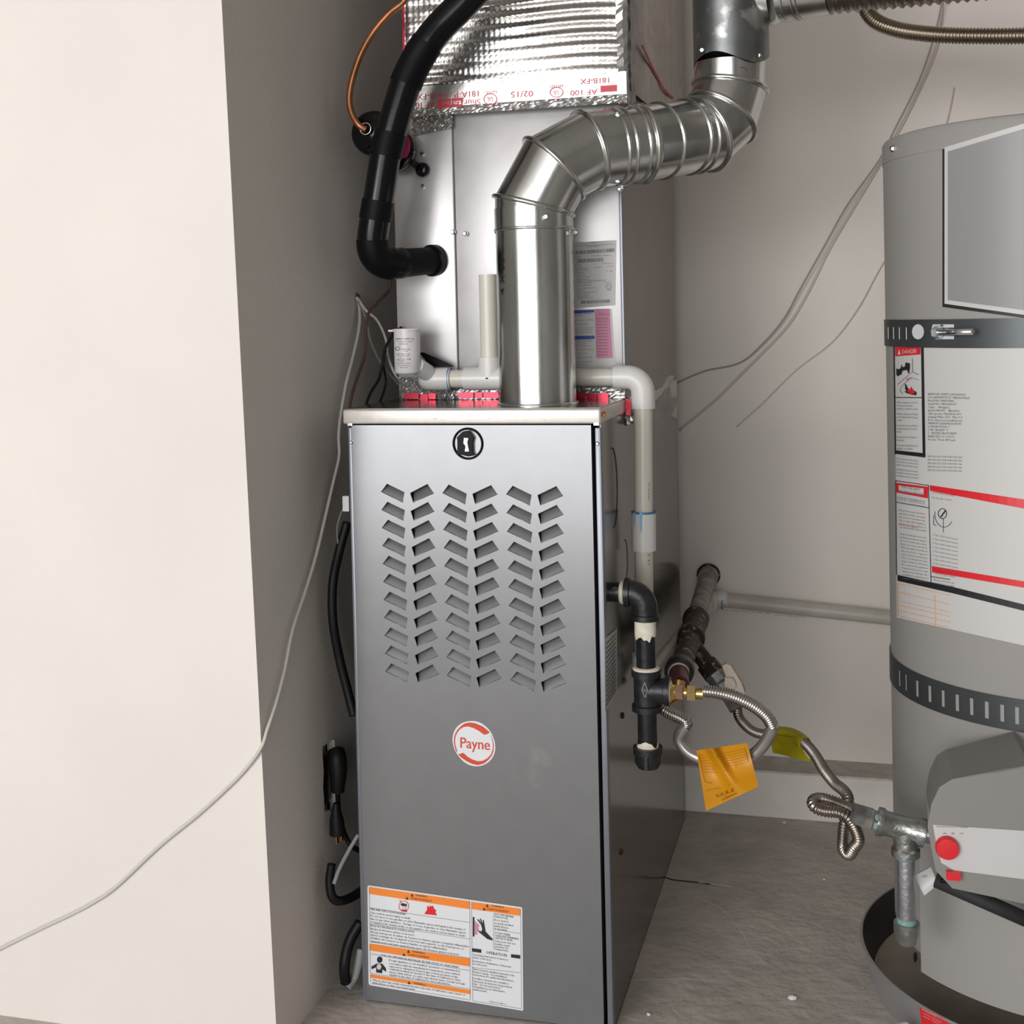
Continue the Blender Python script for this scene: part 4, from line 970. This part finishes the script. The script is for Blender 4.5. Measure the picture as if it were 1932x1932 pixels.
# ================================================================== water heater
wh = thing('water_heater', 'grey cylindrical gas water heater at the right edge with warning labels', 'water heater', (HC.x, HC.y, .03))
HT = 1.198; HB = .085
mk('tank', *lathe((HC.x, HC.y, HB), (HC.x, HC.y, 2), [(0, HR-.012), (.004, HR-.003), (.012, HR), (1.165-HB, HR)], 96), m_tank, wh, True, 40)
mk('top_lid', *lathe((HC.x, HC.y, 1.1645), (HC.x, HC.y, 2), [(0, HR+.001), (.026, HR+.001), (.031, HR-.002), (.033, HR-.008), (.0335, .05)], 96), m_tank, wh, True, 40)
for k in range(3):
    w = PI*(.9+.66*k); mk('foot', *cyl((HC.x+.17*math.cos(w), HC.y+.17*math.sin(w), .012), (HC.x+.17*math.cos(w), HC.y+.17*math.sin(w), HB+.004), .018, 12), m_dark, wh)
p = P(1688, 280, Y=.1); cs_ = cyl_surf(HR); pp = cs_(1688, 280); nrm = Vector((pp.x-HC.x, pp.y-HC.y, 0)).normalized()
mk('lid_screw', *lathe(pp, pp+nrm, [(0, .005), (.003, .005), (.006, .003)], 6), m_screw, wh)
def strap(z0, z1, sag, nm, mt, r=HR+.002, a0=0, a1=2*PI):
    V = []; F = []; n = 120
    for k in range(n+1):
        w = a0+(a1-a0)*k/n
        for (rr, z) in ((r, z0), (r, z1), (r-.0015, z1), (r-.0015, z0)): V.append((HC.x+rr*math.cos(w), HC.y+rr*math.sin(w), z))
        if k:
            for q in range(4): a = (k-1)*4+q; b = (k-1)*4+(q+1) % 4; F.append((a, a+4, b+4, b))
    return mk(nm, V, F, mt, wh, True, 40)
zs0 = cs_(1672, 652).z; zs1 = cs_(1672, 603).z
us = strap(zs0, zs1, 0, 'upper_strap', m_strap)
zl0 = cs_(1740, 1330).z; zl1 = cs_(1740, 1273).z
ls = strap(zl0, zl1, 0, 'lower_strap', m_strap)
ss = cyl_surf(HR+.0026)
def onz(x, y0, y1, w, z0, z1, parent, m_):
    a = ss(x, (y0+y1)/2); b = ss(x+w, (y0+y1)/2)
    V = [(a.x, a.y, z0), (b.x, b.y, z0), (b.x, b.y, z1), (a.x, a.y, z1)]
    mk('strap_slot', V, [(0, 1, 2, 3)], m_, parent)
h_ = zs1-zs0
for x in (1675, 1685, 1696, 1709): onz(x, 610, 645, 1.8, zs0+h_*.28, zs1-h_*.28, us, m_slot)
h2_ = zl1-zl0
for x, w in ((1697, 2), (1709, 2), (1729, 4), (1752, 5), (1777, 5), (1803, 6), (1830, 6), (1858, 7), (1887, 7), (1915, 7)): onz(x, 1290, 1330, w, zl0+h2_*.24, zl1-h2_*.24, ls, m_tank)
mk('strap_hole', *poly(circ(1732, 626, 11.5, 14.5, 12), ss), m_slot, us)
mk('strap_bracket', *many(poly([(1760, 612), (1800, 612), (1800, 618), (1775, 618), (1768, 626), (1775, 634), (1800, 634), (1800, 640), (1766, 640), (1758, 632), (1758, 618)], ss)), m_slot, us)
b_ = ss(1766, 626); mk('strap_bolt', *cyl(P(1768, 627, Y=b_.y-.01), P(1835, 626, Y=b_.y-.055), .0038, 12), m_zinc, us, True)
mk('bolt_head', *lathe(P(1764, 627, Y=b_.y-.008), P(1835, 626, Y=b_.y-.05), [(0, .008), (.008, .008)], 6), m_zinc, us)
# framed panel high on the tank
L1 = cyl_surf(HR+.0008); L2 = cyl_surf(HR+.0014); L3 = cyl_surf(HR+.002)
pn = mk('framed_plate', *quad((1778, 272), (1932, 226), (1932, 600), (1778, 579), L1, 20), m_black, wh); mk('plate_border', *quad((1782, 278), (1932, 233), (1932, 594), (1782, 573), L2, 20), m_label, pn); mk('plate_face', *quad((1788, 286), (1932, 243), (1932, 585), (1788, 566), L3, 20), m_plate, pn)
# big label
bl = mk('instruction_label', *quad((1688, 655), (1950, 657), (1950, 1222), (1692, 1165), L1, 30), m_label, wh); bl['label'] = 'large white printed label between the two straps'
bk = MB(); k2 = 1/6.44
def lz(a, b): return (1640+a*k2, 600+b*k2)
bk.add(quad(lz(300, 335), lz(660, 340), lz(662, 352), lz(300, 348), L2, 8)); bk.add(quad(lz(293, 340), lz(308, 340), lz(325, 1655), lz(308, 1655), L2, 1)); bk.add(quad(lz(628, 340), lz(660, 340), lz(682, 1695), lz(648, 1645), L2, 2))
bk.add(quad(lz(308, 1605), lz(682, 1645), lz(682, 1695), lz(310, 1650), L2, 8)); bk.add(quad(lz(312, 960), lz(636, 962), lz(636, 972), lz(312, 970), L2, 6))
def l4(a, b): return (1640+a/3.119, 780+b/3.119)
bk.add(quad(l4(165, 950), l4(475, 1018), l4(475, 1055), l4(166, 985), L2, 10)); bk.add(quad((1792, 1106), (1950, 1145), (1950, 1157), (1792, 1118), L2, 10))
for a in (((155, 396), (350, 424)), ((155, 396), (160, 950)), ((155, 522), (352, 556)), ((348, 424), (364, 1005)), ((365, 960), (475, 978))): bk.add(line([l4(*a[0]), l4(*a[1])], 1.3, L2))
lt = MB()
def lw(s, x, y, h, w, sl_=.0, zf=lz, r=1): lt.add(text(s, *zf(x, y), h*(k2 if zf is lz else 1/3.119), L3, slope=sl_, width=w*(k2 if zf is lz else 1/3.119), res=r))
yy = 1035
for s in ('Water temperature over 125°F', 'can cause severe burns', 'instantly or death from scalds.', '', 'Children, disabled, and elderly', 'are at highest risk of being', 'scalded.', '', 'See instruction manual before', 'setting temperature at water', 'heater.', '', 'Feel water before bathing or', 'showering.', '', 'Temperature limiting valves are', 'available, see manual.'):
    if s: lw(s, 330, yy, 22, min(260, 9*len(s)), .02)
    yy += 38 if s else 0
    if not s: yy += 26
yy = 935
for s in ('BRADFORD WHITE CORPORATION', '210 LAFAYETTE ST  MIDDLEVILLE', 'Model No:U440T6FRN', 'Serial No: MK2345677', 'Cap.   40(gal.)', 'Input:40000   (Btu/hr)', 'Gas press. Manifold 4.0', 'Supply Max 14.0  Min 5.0', 'For closet installations', 'MINIMUM CLEARANCES FROM', 'CONSTRUCTION  0', '2 IN  RIGHT  0', '1   INCHES FROM VENT', 'ANSI Z21.10 1-2013', 'Press: Test 300 psi'):
    lw(s, 710, yy, 25, 17.5*len(s), .02); yy += 39.5
for i in range(5): lw('98,100,101,103,104,105,106', 705, 1690+i*42, 22, 420, .03)
for i in range(3): lw('Caution: this water heater must be', 320, 1712+i*38, 20, 275, .12)
for i in range(3): lw('Combustible construction clearance', 320, 1845+i*38, 20, 275, .12)
for i in range(4): lw('must be maintained at', 165, 500+i*17 if i == 0 else 478+i*16, 7, 160, .16, l4)
yy = 572
for i, s in enumerate(('All persons must read these', 'instructions before operating', 'Do not store gasoline near', 'this or any other appliance', 'Keep area clear and free of', 'combustible materials', '', 'if you smell gas leave the', 'building and phone supplier', 'Do not touch any switch', 'Never use tools to turn knob', 'If knob will not push in', 'do not try to repair it', 'call a service technician', 'Force or attempted repair', 'may result in explosion', 'Do not use this appliance', 'if any part has been under', 'water immediately call a', 'qualified technician to', 'inspect the appliance')):
    if s: lw(s, 172+i*1.2, yy+i*20, 9, 155, .16, l4)
for i in range(9): lw('2. Turn off all electric power', 372, 718+i*24, 9, 150, .18, l4)
lw('1. STOP! Read the safety', 360, 468, 9, 140, .14, l4); lw('Use the gas control', 365, 498, 9, 120, .14, l4); lw('Turn the gas control', 385, 945, 9, 120, .18, l4)
lw('Read and follow all', 378, 982, 9, 120, .18, l4); lw('instructions on tank', 378, 1000, 9, 120, .18, l4)
lw('FOR YOUR SAFETY', 190, 440, 15, 110, .16, l4, 2); lw('READ BEFORE OPERATING', 172, 462, 14, 148, .16, l4, 2)
mk('printed_text', *lt.out(), m_grey, bl)
# drawings: tap, hand, valve
bk.add(poly([lz(*p) for p in [(328, 610), (328, 690), (345, 708), (372, 690), (385, 690), (400, 640), (460, 630), (470, 670), (482, 670), (492, 600), (490, 550), (440, 540), (432, 590), (400, 600), (392, 560), (380, 610), (350, 625)]], L3))
bk.add(line([lz(522, 490), lz(525, 655), lz(600, 690)], .7, L3)); bk.add(line([lz(525, 650), lz(340, 810)], .6, L3)); bk.add(line([lz(595, 750), lz(500, 722), lz(400, 820), lz(370, 880), (1640+410*k2, 600+925*k2)], .6, L3))
bk.add(poly([lz(*p) for p in [(425, 840), (440, 855), (430, 800), (440, 800), (470, 860), (500, 880), (505, 830), (520, 870), (572, 900), (570, 938), (510, 930), (450, 910), (420, 890), (450, 890)]], L3))
bk.add(ringpoly(*l4(430, 590), 8.5, 10, 1.2, L3, 24)); bk.add(line([l4(420, 610), l4(450, 570)], 2.5, L3)); bk.add(ringpoly(*l4(440, 590), 18, 26, .9, L3, 24, .6, 3.3)); bk.add(line([l4(435, 620), l4(435, 700)], .8, L3))
bk.add(line([l4(378, 600), l4(378, 655), l4(395, 660)], .9, L3))
mk('black_print', *bk.out(), m_black, bl)
for VF in (quad(lz(314, 355), lz(622, 340), lz(622, 442), lz(315, 465), L2, 6), quad(l4(158, 408), l4(345, 432), l4(345, 500), l4(158, 465), L2, 6), quad(l4(355, 422), (1950, 945), (1950, 963), l4(357, 455), L2, 12), quad(l4(368, 898), (1950, 1100), (1950, 1112), l4(370, 935), L2, 12)):
    mk('red_bar', *VF, m_redk, bl)
mk('red_print', *text('HOT', *lz(445, 755), 4.5, L3, width=10, res=1), m_redk, bl)
mk('red_print', *text('WHAT TO DO IF YOU SMELL GAS', *l4(172, 658), 2.8, L3, slope=.18, width=36, res=1), m_redk, bl)
mk('red_pictogram', *poly([lz(*p) for p in [(455, 885), (510, 850), (560, 910), (510, 925)]], cyl_surf(HR+.0024)), m_redk, bl)

mk('white_print', *many(text('DANGER', *lz(395, 435), 7.6, L3, slope=-.06, width=28, res=3), poly([lz(345, 445), lz(382, 440), lz(362, 378)], L3)), m_label, bl)
mk('white_panel', *quad(l4(172, 424), l4(320, 442), l4(320, 480), l4(174, 456), cyl_surf(HR+.0017), 5), m_label, bl)

og = MB()
for a in (((165, 1000), (475, 1072)), ((165, 1050), (475, 1125)), ((175, 1105), (475, 1170)), ((178, 1130), (475, 1195)), ((168, 1160), (475, 1228)), ((165, 1190), (475, 1262)), ((165, 1000), (168, 1190)), ((385, 1068), (390, 1250))): og.add(line([l4(*a[0]), l4(*a[1])], 1.1, L2))
mk('orange_print', *og.out(), m_lor2, bl)
# gas control
cb = P(1757, 1600, Y=-.05)
gcb = thing_parent = wh
def extr2(pts, Y0, Y1): return extr(pts, Y0, Y1)
ctrl = mk('gas_control', *extr([(1757, 1560), (1764, 1520), (1778, 1490), (1800, 1476), (1940, 1440), (1940, 1700), (1800, 1670), (1772, 1640), (1764, 1600)], -.10, .02), m_ctrl, wh)
bmk = ctrl.modifiers.new('bevel', 'BEVEL'); bmk.width = .006; bmk.segments = 3
mk('control_face', *poly([(1760, 1556), (1940, 1568), (1940, 1660), (1800, 1642), (1776, 1628), (1768, 1600)], pl(-.1006)), m_silver, ctrl)
kc = P(1787, 1598, Y=-.101); mk('control_knob', *lathe(kc, kc+Vector((0, -1, 0)), [(0, .0135), (.005, .0135), (.008, .012), (.0085, .006)], 32), m_redk, ctrl, True, 40)
mk('control_print', *many(text('VACATION HOT WARM', 1766, 1561, 3, pl(-.1012), slope=.03, width=60, res=1), text('A  B  C', 1778, 1574, 3, pl(-.1012), width=40, res=1)), m_grey, ctrl)
mk('red_button', *extr([(1785, 1640), (1812, 1643), (1812, 1657), (1785, 1655)], -.1, -.108), m_redk, ctrl)
# burner access door and lower parts
ad = strap(HB+.006, HB+.20, 0, 'access_door', m_tank, HR+.028, PI*1.215, PI*1.62)
strap(HB+.198, HB+.232, 0, 'access_door_lip', m_label, HR+.020, PI*1.225, PI*1.60)
mk('manifold', *cyl(P(1765, 1660, Y=-.05), P(1960, 1745, Y=-.06), .009, 14), m_dark, wh, True)
wt_ = mk('white_wire_tag', *tagmesh([(1725, 1653), (1756, 1636), (1770, 1668), (1744, 1690)], 6, 6, lambda u, v: -.045+.006*math.sin(v*3)), m_label, wh, True)
mk('printed_text', *many(text('Pilot', 1740, 1657, 4.5, pl(-.0465), slope=-.3, width=9), text('THERMOPILE', 1734, 1647, 1.8, pl(-.0465), slope=-.5, width=18, res=1)), m_black, wt_)
mk('control_wire', *sweep(cr([P(1768, 1666, Y=-.05), P(1785, 1661, Y=-.06), P(1850, 1664, Y=-.07), P(1930, 1690, Y=-.07)], 8), .0028, 8), m_cordb, wh, True)
mk('base_opening', *poly(circ(1727, 1806, 4, 10, 14), cyl_surf(HR+.001)), m_black, wh)
# drain pan
dp = thing('drain_pan', 'round metal drain pan under the water heater', 'drain pan', (HC.x, HC.y, 0))
PRr = .275; 
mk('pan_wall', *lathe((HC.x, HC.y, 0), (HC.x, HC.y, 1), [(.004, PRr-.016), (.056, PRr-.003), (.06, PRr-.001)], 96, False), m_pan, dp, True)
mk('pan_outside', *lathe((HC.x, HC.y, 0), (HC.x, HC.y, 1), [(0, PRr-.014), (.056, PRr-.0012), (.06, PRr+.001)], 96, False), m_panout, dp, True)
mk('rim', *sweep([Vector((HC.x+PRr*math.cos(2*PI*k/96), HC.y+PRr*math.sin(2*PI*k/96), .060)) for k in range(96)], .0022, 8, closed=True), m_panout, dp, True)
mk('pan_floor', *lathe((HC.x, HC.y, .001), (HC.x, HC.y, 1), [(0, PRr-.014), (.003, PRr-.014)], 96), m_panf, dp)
def pso(x, y):
    d = ray(x, y); ox, oy = CAM.x-HC.x, CAM.y-HC.y; r = PRr+.0015
    a = d.x**2+d.y**2; b = 2*(ox*d.x+oy*d.y); c = ox*ox+oy*oy-r*r
    return CAM+d*((-b-math.sqrt(max(b*b-4*a*c, 0)))/(2*a))
pb = mk('red_label', *quad((1734, 1895), (1795, 1928), (1795, 1970), (1740, 1940), pso, 8), m_redk, dp)
pso2 = lambda x, y: pso(x, y)+Vector((-.0004, -.0008, 0))
mk('printed_text', *many(text('INSTALLATION', 1740, 1905, 3, pso2, slope=.5, width=26, res=1), text('read before placing pan', 1741, 1911, 2, pso2, slope=.5, width=36, res=1), text('AND TEST IT', 1742, 1917, 2, pso2, slope=.5, width=36, res=1)), m_label, pb)
fc = P(1683, 1915, Y=.02); mk('drain_fitting', *lathe(Vector((fc.x+.02, fc.y+.012, .03)), Vector((fc.x, fc.y, .028)), [(0, .012), (.018, .0125), (.022, .010)], 24), m_white, dp, True, 40)

# ================================================================== outlet and plugs on the pillar
ob = thing('electrical_outlet', 'dark open electrical outlet set in the ragged hole of the pillar', 'outlet', P(622, 1530, X=XP))
y0 = min(h[0] for h in hole); y1 = max(h[0] for h in hole); z0 = min(h[1] for h in hole); z1 = max(h[1] for h in hole)
mk('outlet_box', *many(box(XP-.06, XP-.058, y0-.004, y1+.004, z0-.004, z1+.004), box(XP-.06, XP-.014, y0-.005, y0-.004, z0-.004, z1+.004), box(XP-.06, XP-.014, y1+.004, y1+.005, z0-.004, z1+.004), box(XP-.06, XP-.014, y0-.004, y1+.004, z0-.005, z0-.004), box(XP-.06, XP-.014, y0-.004, y1+.004, z1+.004, z1+.005)), m_dark, ob)
ym = (y0+y1)/2
mk('receptacle', *box(XP-.03, XP-.004, ym-.012, ym+.012, z0+.018, z1-.022, .004), m_iron, ob, True, 40)
mk('mounting_strap', *box(XP-.012, XP-.010, ym-.009, ym+.009, z0+.004, z1-.004), m_vbody, ob)
pg = thing('black_power_plug', 'large black power plug in the pillar outlet', 'plug', P(632, 1490, X=XP+.01))
a_ = P(628, 1435, X=XP+.02); 
mk('plug_body', *sweep(cr([P(634, 1418, X=XP+.012), P(636, 1430, X=XP+.016), P(638, 1450, X=XP+.018), P(638, 1470, X=XP+.018), P(637, 1492, X=XP+.016)], 5), [.010+.0035*math.sin(PI*min(1, .25+k/24)) for k in range(21)], 20), m_cordb, pg, True, 50)
mk('plug_cord', *sweep(cr([P(637, 1490, X=XP+.016), P(638, 1515, X=XP+.015), P(641, 1545, X=XP+.016), P(653, 1580, X=XP+.02), P(668, 1600, X=XP+.03), P(700, 1612, X=XP+.045)], 8), .0038, 10), m_cordb, pg, True)
p2 = thing('hanging_plug', 'loose plug with brass prongs dangling below the outlet', 'plug', P(640, 1582, X=XP+.02))
mk('plug_body', *sweep([P(634, 1515, X=XP+.02), P(635, 1545, X=XP+.02), P(637, 1572, X=XP+.02)], [.004, .010, .012], 14), m_cordb, p2, True, 50)
for x, y in ((636, 1577), (645, 1571)): mk('prong', *orient(box(-.001, .001, -.003, .003, -.011, .004), Matrix.Translation(P(x, y, X=XP+.022))), m_gold, p2)

# ================================================================== cords and wires
def cord(name, pts, r, m_, label, cat='cord', group=None, n=8):
    return tag(mk(name, *sweep(cr(pts, n), r, 8), m_, None, True), label, cat, group)
X1 = XP+.004
pf_ = lambda x, y: P(x, y, Y=yfront(P(x, y, Y=-.18).z)-.004)
cord('thermostat_cord', [P(673, 560, X=X1), P(678, 580, X=X1+.003), P(678, 615, X=X1+.008), P(668, 665, X=X1+.01), P(654, 720, X=X1+.01), P(644, 775, X=X1+.008), P(639, 820, X=X1+.008), P(640, 860, X=X1+.01), P(630, 905, X=X1+.008), P(614, 975, X=X1+.005), P(596, 1050, X=X1+.004), P(575, 1120, X=X1+.004), P(552, 1190, X=X1+.004), P(537, 1265, X=X1+.004), P(520, 1330, X=X1+.004), P(505, 1375, X=X1+.003), pf_(492, 1412), pf_(460, 1455), pf_(420, 1495), pf_(370, 1540), pf_(300, 1597), pf_(220, 1672), pf_(180, 1700), pf_(140, 1722), pf_(60, 1760), pf_(-40, 1810)], .0024, m_cordw, 'long white cord hanging down the pillar and swinging off to the lower left')
cord('white_wire', [P(675, 562, X=X1), P(690, 585, X=X1+.015), P(712, 605, X=X1+.03), P(728, 640, X=X1+.04), P(733, 675, X=X1+.045), P(745, 705, X=X1+.055), P(758, 722, X=X1+.06)], .0022, m_cordw, 'white wire arching from the wall hole over to the float switch', group=None)
cord('grey_wire', [P(674, 564, X=X1), P(690, 600, X=X1+.015), P(700, 645, X=X1+.025), P(718, 683, X=X1+.035), P(735, 705, X=X1+.045), P(755, 728, X=X1+.055), P(766, 742, X=X1+.06)], .0022, m_cordd, 'thin grey wire dropping diagonally behind the float switch')
cord('brown_wire', [P(738, 525, X=.0), P(733, 548, X=-.005), P(712, 572, X=-.012), P(695, 592, X=-.02), P(690, 625, X=-.024), P(688, 670, X=-.026), P(675, 710, X=-.03), P(664, 745, X=-.034), P(659, 775, X=-.036)], .0024, m_cordbr, 'dark brown wire dropping from the insulated pipe past the pillar')
cord('black_wire', [P(757, 618, X=.02), P(742, 630, X=.0), P(728, 655, X=-.01), P(722, 685, X=-.014), P(715, 715, X=-.018), P(700, 740, X=-.02), P(690, 765, X=-.022)], .0022, m_cordb, 'black wire curving down from the float switch lid')
cord('black_wire', [P(728, 660, X=-.008), P(724, 690, X=-.01), P(728, 720, X=-.012), P(722, 745, X=-.012), P(712, 768, X=-.014)], .0018, m_cordb, 'shorter black wire behind the float switch')
wn = tag(mk('wire_hole', *lathe(P(672, 560, X=XP+.0002), P(672, 560, X=XP+1), [(0, .006), (.0012, .0055)], 14), m_dark), 'small dark hole in the pillar where the white wires come out', 'hole')
cord('black_cable', [P(655, 985, X=-.02), P(640, 1040, X=-.03), P(628, 1100, X=-.035), P(628, 1170, X=-.035), P(640, 1240, X=-.03), P(655, 1300, X=-.02), P(668, 1350, X=-.01)], .007, m_cordb, 'thick black cable sagging in the gap left of the furnace')
cord('thin_white_wire', [P(658, 950, X=-.006), P(645, 965, X=-.02), P(636, 1000, X=-.03), P(640, 1050, X=-.03), P(634, 1090, X=-.032), P(628, 1150, X=-.033), P(632, 1220, X=-.034)], .0014, m_cordd, 'thin white wire hanging from the white plug beside the furnace door')
tag(mk('white_connector', *orient(box(-.006, .004, -.004, .004, -.011, .011, .001), Matrix.Translation(Vector((-.0085, .01, P(658, 950, Y=.01).z)))), m_white), 'small white connector on the left edge of the furnace', 'connector')
cord('clear_hose', [P(676, 1575, X=-.008), P(658, 1605, X=-.018), P(640, 1640, X=-.026), P(630, 1668, X=-.03)], .003, m_clearhose, 'thin clear hose slanting across the gap above the black cable loop', 'hose')
cord('black_cable', [P(690, 1675, X=0-.01), P(665, 1692, X=-.02), P(640, 1700, X=-.03), P(626, 1690, X=-.038), P(622, 1660, X=-.042), P(626, 1630, X=-.04)], .0065, m_cordb, 'thick black cable loop low in the gap beside the furnace')
cord('clear_hose', [P(682, 1790, X=-.008), P(676, 1820, X=-.012), P(668, 1845, X=-.018), P(655, 1862, X=-.024)], .007, m_clearhose, 'wide clear hose end near the floor beside the furnace', 'hose')
cord('black_cable', [P(680, 1740, X=-.008), P(660, 1775, X=-.02), P(650, 1820, X=-.024), P(652, 1852, X=-.026)], .008, m_cordb, 'black cable bulging near the floor left of the furnace')
# wires on the back wall
WY = YB-.004
cord('wall_wire', [P(1782, -20, Y=WY-.02), P(1765, 60, Y=WY-.02), P(1735, 150, Y=WY-.02), P(1690, 240, Y=WY-.02), P(1660, 300, Y=WY-.02), P(1600, 385, Y=WY-.02), P(1555, 465, Y=WY-.02), P(1510, 545, Y=WY-.015), P(1480, 600, Y=WY-.01), P(1440, 648, Y=WY-.01), P(1395, 685, Y=WY), P(1330, 700, Y=WY), P(1278, 722, Y=WY)], .0016, m_cordd2, 'uppermost thin grey wire crossing the back wall down to the left', 'wire')
cord('wall_wire', [P(1778, -20, Y=WY), P(1770, 80, Y=WY), P(1725, 190, Y=WY), P(1672, 290, Y=WY), P(1612, 390, Y=WY), P(1565, 470, Y=WY), P(1528, 545, Y=WY), P(1490, 610, Y=WY), P(1440, 665, Y=WY), P(1400, 705, Y=WY), P(1350, 755, Y=WY), P(1282, 812, Y=WY)], .0024, m_wallwire, 'pale wire just under the uppermost grey one, ending lower beside the drain elbow', 'wire')
cord('wall_wire', [P(1800, 165, Y=WY), P(1785, 235, Y=WY), P(1740, 380, Y=WY), P(1664, 500, Y=WY), P(1620, 580, Y=WY), P(1570, 645, Y=WY), P(1500, 700, Y=WY), P(1440, 760, Y=WY), P(1390, 805, Y=WY)], .0013, m_wallwire, 'lone thin wire emerging left of the water heater on the back wall', 'wire')
# clear film flap and floor crumb
V, F = [], []
for j in range(7):
    for i in range(7): V.append(P(1232+i*7.5, 712+j*13+4*math.sin(i), Y=.30+.01*math.sin(i*1.3+j)))
for j in range(6):
    for i in range(6): a = j*7+i; F.append((a, a+1, a+8, a+7))
tag(mk('clear_film', V, F, m_clear, None, True), 'clear plastic tape flap sticking out beside the white drain elbow', 'tape')
def crumb(x, y, s, lab):
    p = P(x, y, Z=0.0); bm = bmesh.new(); bmesh.ops.create_icosphere(bm, subdivisions=1, radius=s)
    for v in bm.verts: v.co = Vector((v.co.x*random.uniform(.7, 1.3), v.co.y*random.uniform(.7, 1.3), v.co.z*.5*random.uniform(.8, 1.2)+s*.5))+p
    VF = [v.co.copy() for v in bm.verts], [tuple(v.index for v in f.verts) for f in bm.faces]; bm.free()
    tag(mk('crumb', *VF, m_crumb), lab, 'debris')
crumb(1495, 1886, .006, 'largest white plaster crumb on the floor right of the furnace')
crumb(1224, 1916, .0035, 'white plaster crumb on the floor close to the furnace corner')
crumb(1480, 1554, .004, 'small crumb on the floor against the back curb')
crumb(1555, 1660, .0025, 'tiny pale crumb in the middle of the right floor')

fm = bpy.data.objects['floor']
fz = lambda x, y: P(x, y, Z=.0006)
mk('floor_crack', *line([(1245, 1652), (1270, 1660), (1300, 1663), (1340, 1668)], 2, fz), m_dark, fm)
mk('floor_scratch', *line([(1310, 1690), (1360, 1713), (1395, 1750), (1420, 1795), (1445, 1820)], 1.6, fz), m_curbf, fm)
mk('floor_scratch', *line([(1190, 1850), (1290, 1846), (1350, 1852)], 1.2, fz), m_curbf, fm)
mk('floor_scratch', *line([(1318, 1664), (1345, 1668), (1380, 1673)], 2.4, fz), m_curbf, fm)
